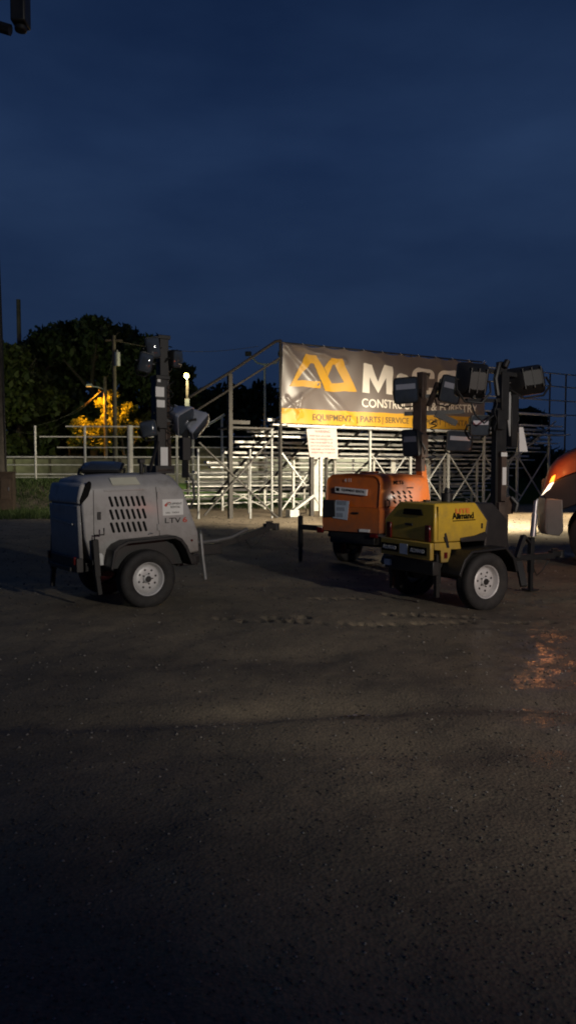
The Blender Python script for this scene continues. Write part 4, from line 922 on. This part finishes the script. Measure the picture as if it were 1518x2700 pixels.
def treeline():
    cl = []
    for k in range(160):
        x = -150+300*k/159; cl.append((x, 165+rng.uniform(-6,6), rng.uniform(.5,5.5), rng.uniform(2.5,4.2)))
    o = bpy.data.objects.new('treeline', crown_mesh(cl, 26000, .8, leaf_dark)); C.objects.link(o); o['kind'] = 'stuff'
    tag(o, 'low dark line of distant woods along the horizon', 'treeline')
treeline()
# amber lit boards far left
SB = empty('timber_rack', (-19.2,58,0), 0, 'rack of amber lit boards low in front of the far left trees', 'timber rack')
for i, (x0, x1, z) in enumerate(((-2.0,-.6,3.85),(-2.0,-.4,3.55),(-.2,.9,4.2),(-.2,1.3,3.6),(1.3,2.6,3.75))):
    m = MB(); m.box(((x0+x1)/2,0,z),(x1-x0,.3,.1)); m.build('board', wood, SB)
for x in (-1.9,-.3,1.2,2.5):
    m = MB(); m.box((x,.2,2.1),(.12,.1,4.3)); m.build('rack_post', wood, SB)

# ------------------------------------------------------------------ litter and puddles
def scrap():
    m = MB(); x0, y0 = .475, 5.0; n = 7; vs = []
    for j in range(4):
        for i in range(n): x = x0-.075+.15*i/(n-1); y = y0-.03+.06*j/3+.01*math.sin(i); vs.append((x, y, h1(x,y)+.012+.012*random.random()))
    m.add(vs+[(a,b,c-.003) for a,b,c in vs], [(j*n+i,j*n+i+1,(j+1)*n+i+1,(j+1)*n+i) for j in range(3) for i in range(n-1)])
    tag(m.build('paper_scrap', mat('pinkish_paper',(.5,.42,.4),.7,var=.3)), 'crumpled pale paper scrap lying on the dark gravel', 'litter')
scrap()

# ================================================================== sky
w = bpy.data.worlds.new('World'); S.world = w; w.use_nodes = True
n = w.node_tree.nodes; l = w.node_tree.links; bg = n['Background']
tc = n.new('ShaderNodeTexCoord'); sp = n.new('ShaderNodeSeparateXYZ'); l.new(tc.outputs['Generated'], sp.inputs[0])
rp = n.new('ShaderNodeValToRGB'); e = rp.color_ramp.elements
e[0].position = 0; e[0].color = (.0118,.0245,.060,1); e[1].position = 1; e[1].color = (.0035,.0085,.027,1)
for p_, c_ in ((.2,(.0115,.0255,.065)),(.38,(.0138,.0315,.083)),(.54,(.0075,.019,.056))):
    k = e.new(p_); k.color = (*c_,1)
l.new(sp.outputs['Z'], rp.inputs['Fac'])
mp = n.new('ShaderNodeMapping'); mp.inputs['Scale'].default_value = (1.2,1.2,3.6); l.new(tc.outputs['Generated'], mp.inputs['Vector'])
no = n.new('ShaderNodeTexNoise'); no.inputs['Scale'].default_value = 2.2; no.inputs['Detail'].default_value = 5; no.inputs['Roughness'].default_value = .5; l.new(mp.outputs[0], no.inputs['Vector'])
r2 = n.new('ShaderNodeValToRGB'); r2.color_ramp.elements[0].position = .3; r2.color_ramp.elements[1].position = .72
r2.color_ramp.elements[0].color = (.66,.71,.78,1); r2.color_ramp.elements[1].color = (1.36,1.28,1.2,1)
l.new(no.outputs['Fac'], r2.inputs['Fac'])
mx = n.new('ShaderNodeMixRGB'); mx.blend_type = 'MULTIPLY'; mx.inputs[0].default_value = 1
l.new(rp.outputs[0], mx.inputs[1]); l.new(r2.outputs[0], mx.inputs[2]); l.new(mx.outputs[0], bg.inputs['Color'])
bg.inputs['Strength'].default_value = 1

# ================================================================== lamps
def spot(name, loc, aim, energy, angle, col, blend=.5, r=.1):
    d = bpy.data.lights.new(name, 'SPOT'); d.energy = energy; d.spot_size = R(angle); d.spot_blend = blend; d.color = col; d.shadow_soft_size = r
    o = bpy.data.objects.new(name, d); C.objects.link(o); o.location = loc
    o.rotation_euler = (Vector(aim)-Vector(loc)).to_track_quat('-Z','Y').to_euler(); return o
def point(name, loc, energy, col, r=.2):
    d = bpy.data.lights.new(name, 'POINT'); d.energy = energy; d.color = col; d.shadow_soft_size = r
    o = bpy.data.objects.new(name, d); C.objects.link(o); o.location = loc; return o
spot('yard_key_lamp', (8.5,-4.5,4.5), (-.9,13.5,.7), 4000, 55, (1,.93,.82), 1.0, .2)
spot('yard_floodlight', (9.5,9.5,7.5), (3.4,27.8,4.8), 2500, 45, (1,.78,.56), .6, .2)
spot('stands_fill_spot', (8.6,17.5,4.2), (1.8,26.2,-.6), 16500, 68, (1,.88,.65), .8, .6)  # added unseen spot, hung above headlight height, brightening the stands and gravel
spot('arena_floodlight', (16,31,9), (8.6,24.5,0), 20000, 40, (1,.80,.5), .8, .2)
point('red_wash_light', (4.4,5.4,1.0), 30, (1,.13,.04), .06)  # added unseen red light that tints the ground at right
spot('truck_headlight', (4.02,12.55,1.3), (-6,17,.2), 160, 70, (1,.9,.75), .8, .06)
point('truck_marker', (4.2,12.2,1.62), 6, (1,.33,.08), .04)
point('street_lamp_light', (-5.72,42.8,6.9), 420, (1,.92,.5), .25)
spot('amber_lamp_light', (-12.2,47.2,6.6), (-11.3,49.6,4.0), 3000, 100, (1,.42,.02), .6, .15)
spot('arena_low_light', (-20,38,5), (-17,60,7), 1700, 90, (.85,1,.5), .8, .3)
spot('field_light', (8,44,9), (1,46,0), 26000, 74, (.95,1,.82), .8, .2)
spot('fence_light', (-3,30.5,6), (-9,36,1.5), 450, 80, (1,.88,.6), .8, .2)

# ================================================================== camera
cd = bpy.data.cameras.new('camera'); co = bpy.data.objects.new('camera', cd); C.objects.link(co)
co.location = (0,0,1.6); co.rotation_euler = (R(90)-math.atan(110/2000), 0, 0)
cd.sensor_fit = 'VERTICAL'; cd.sensor_height = 24; cd.lens = 24*2000/2700; cd.clip_end = 4000; cd.clip_start = .05
S.camera = co
S.view_settings.view_transform = 'Standard'; S.view_settings.look = 'None'; S.view_settings.exposure = 0; S.view_settings.gamma = 1
S.render.engine = 'CYCLES'
S.cycles.use_denoising = True; S.cycles.filter_width = 1.9
S.cycles.max_bounces = 6; S.cycles.caustics_reflective = False; S.cycles.caustics_refractive = False
S.cycles.sample_clamp_indirect = 3
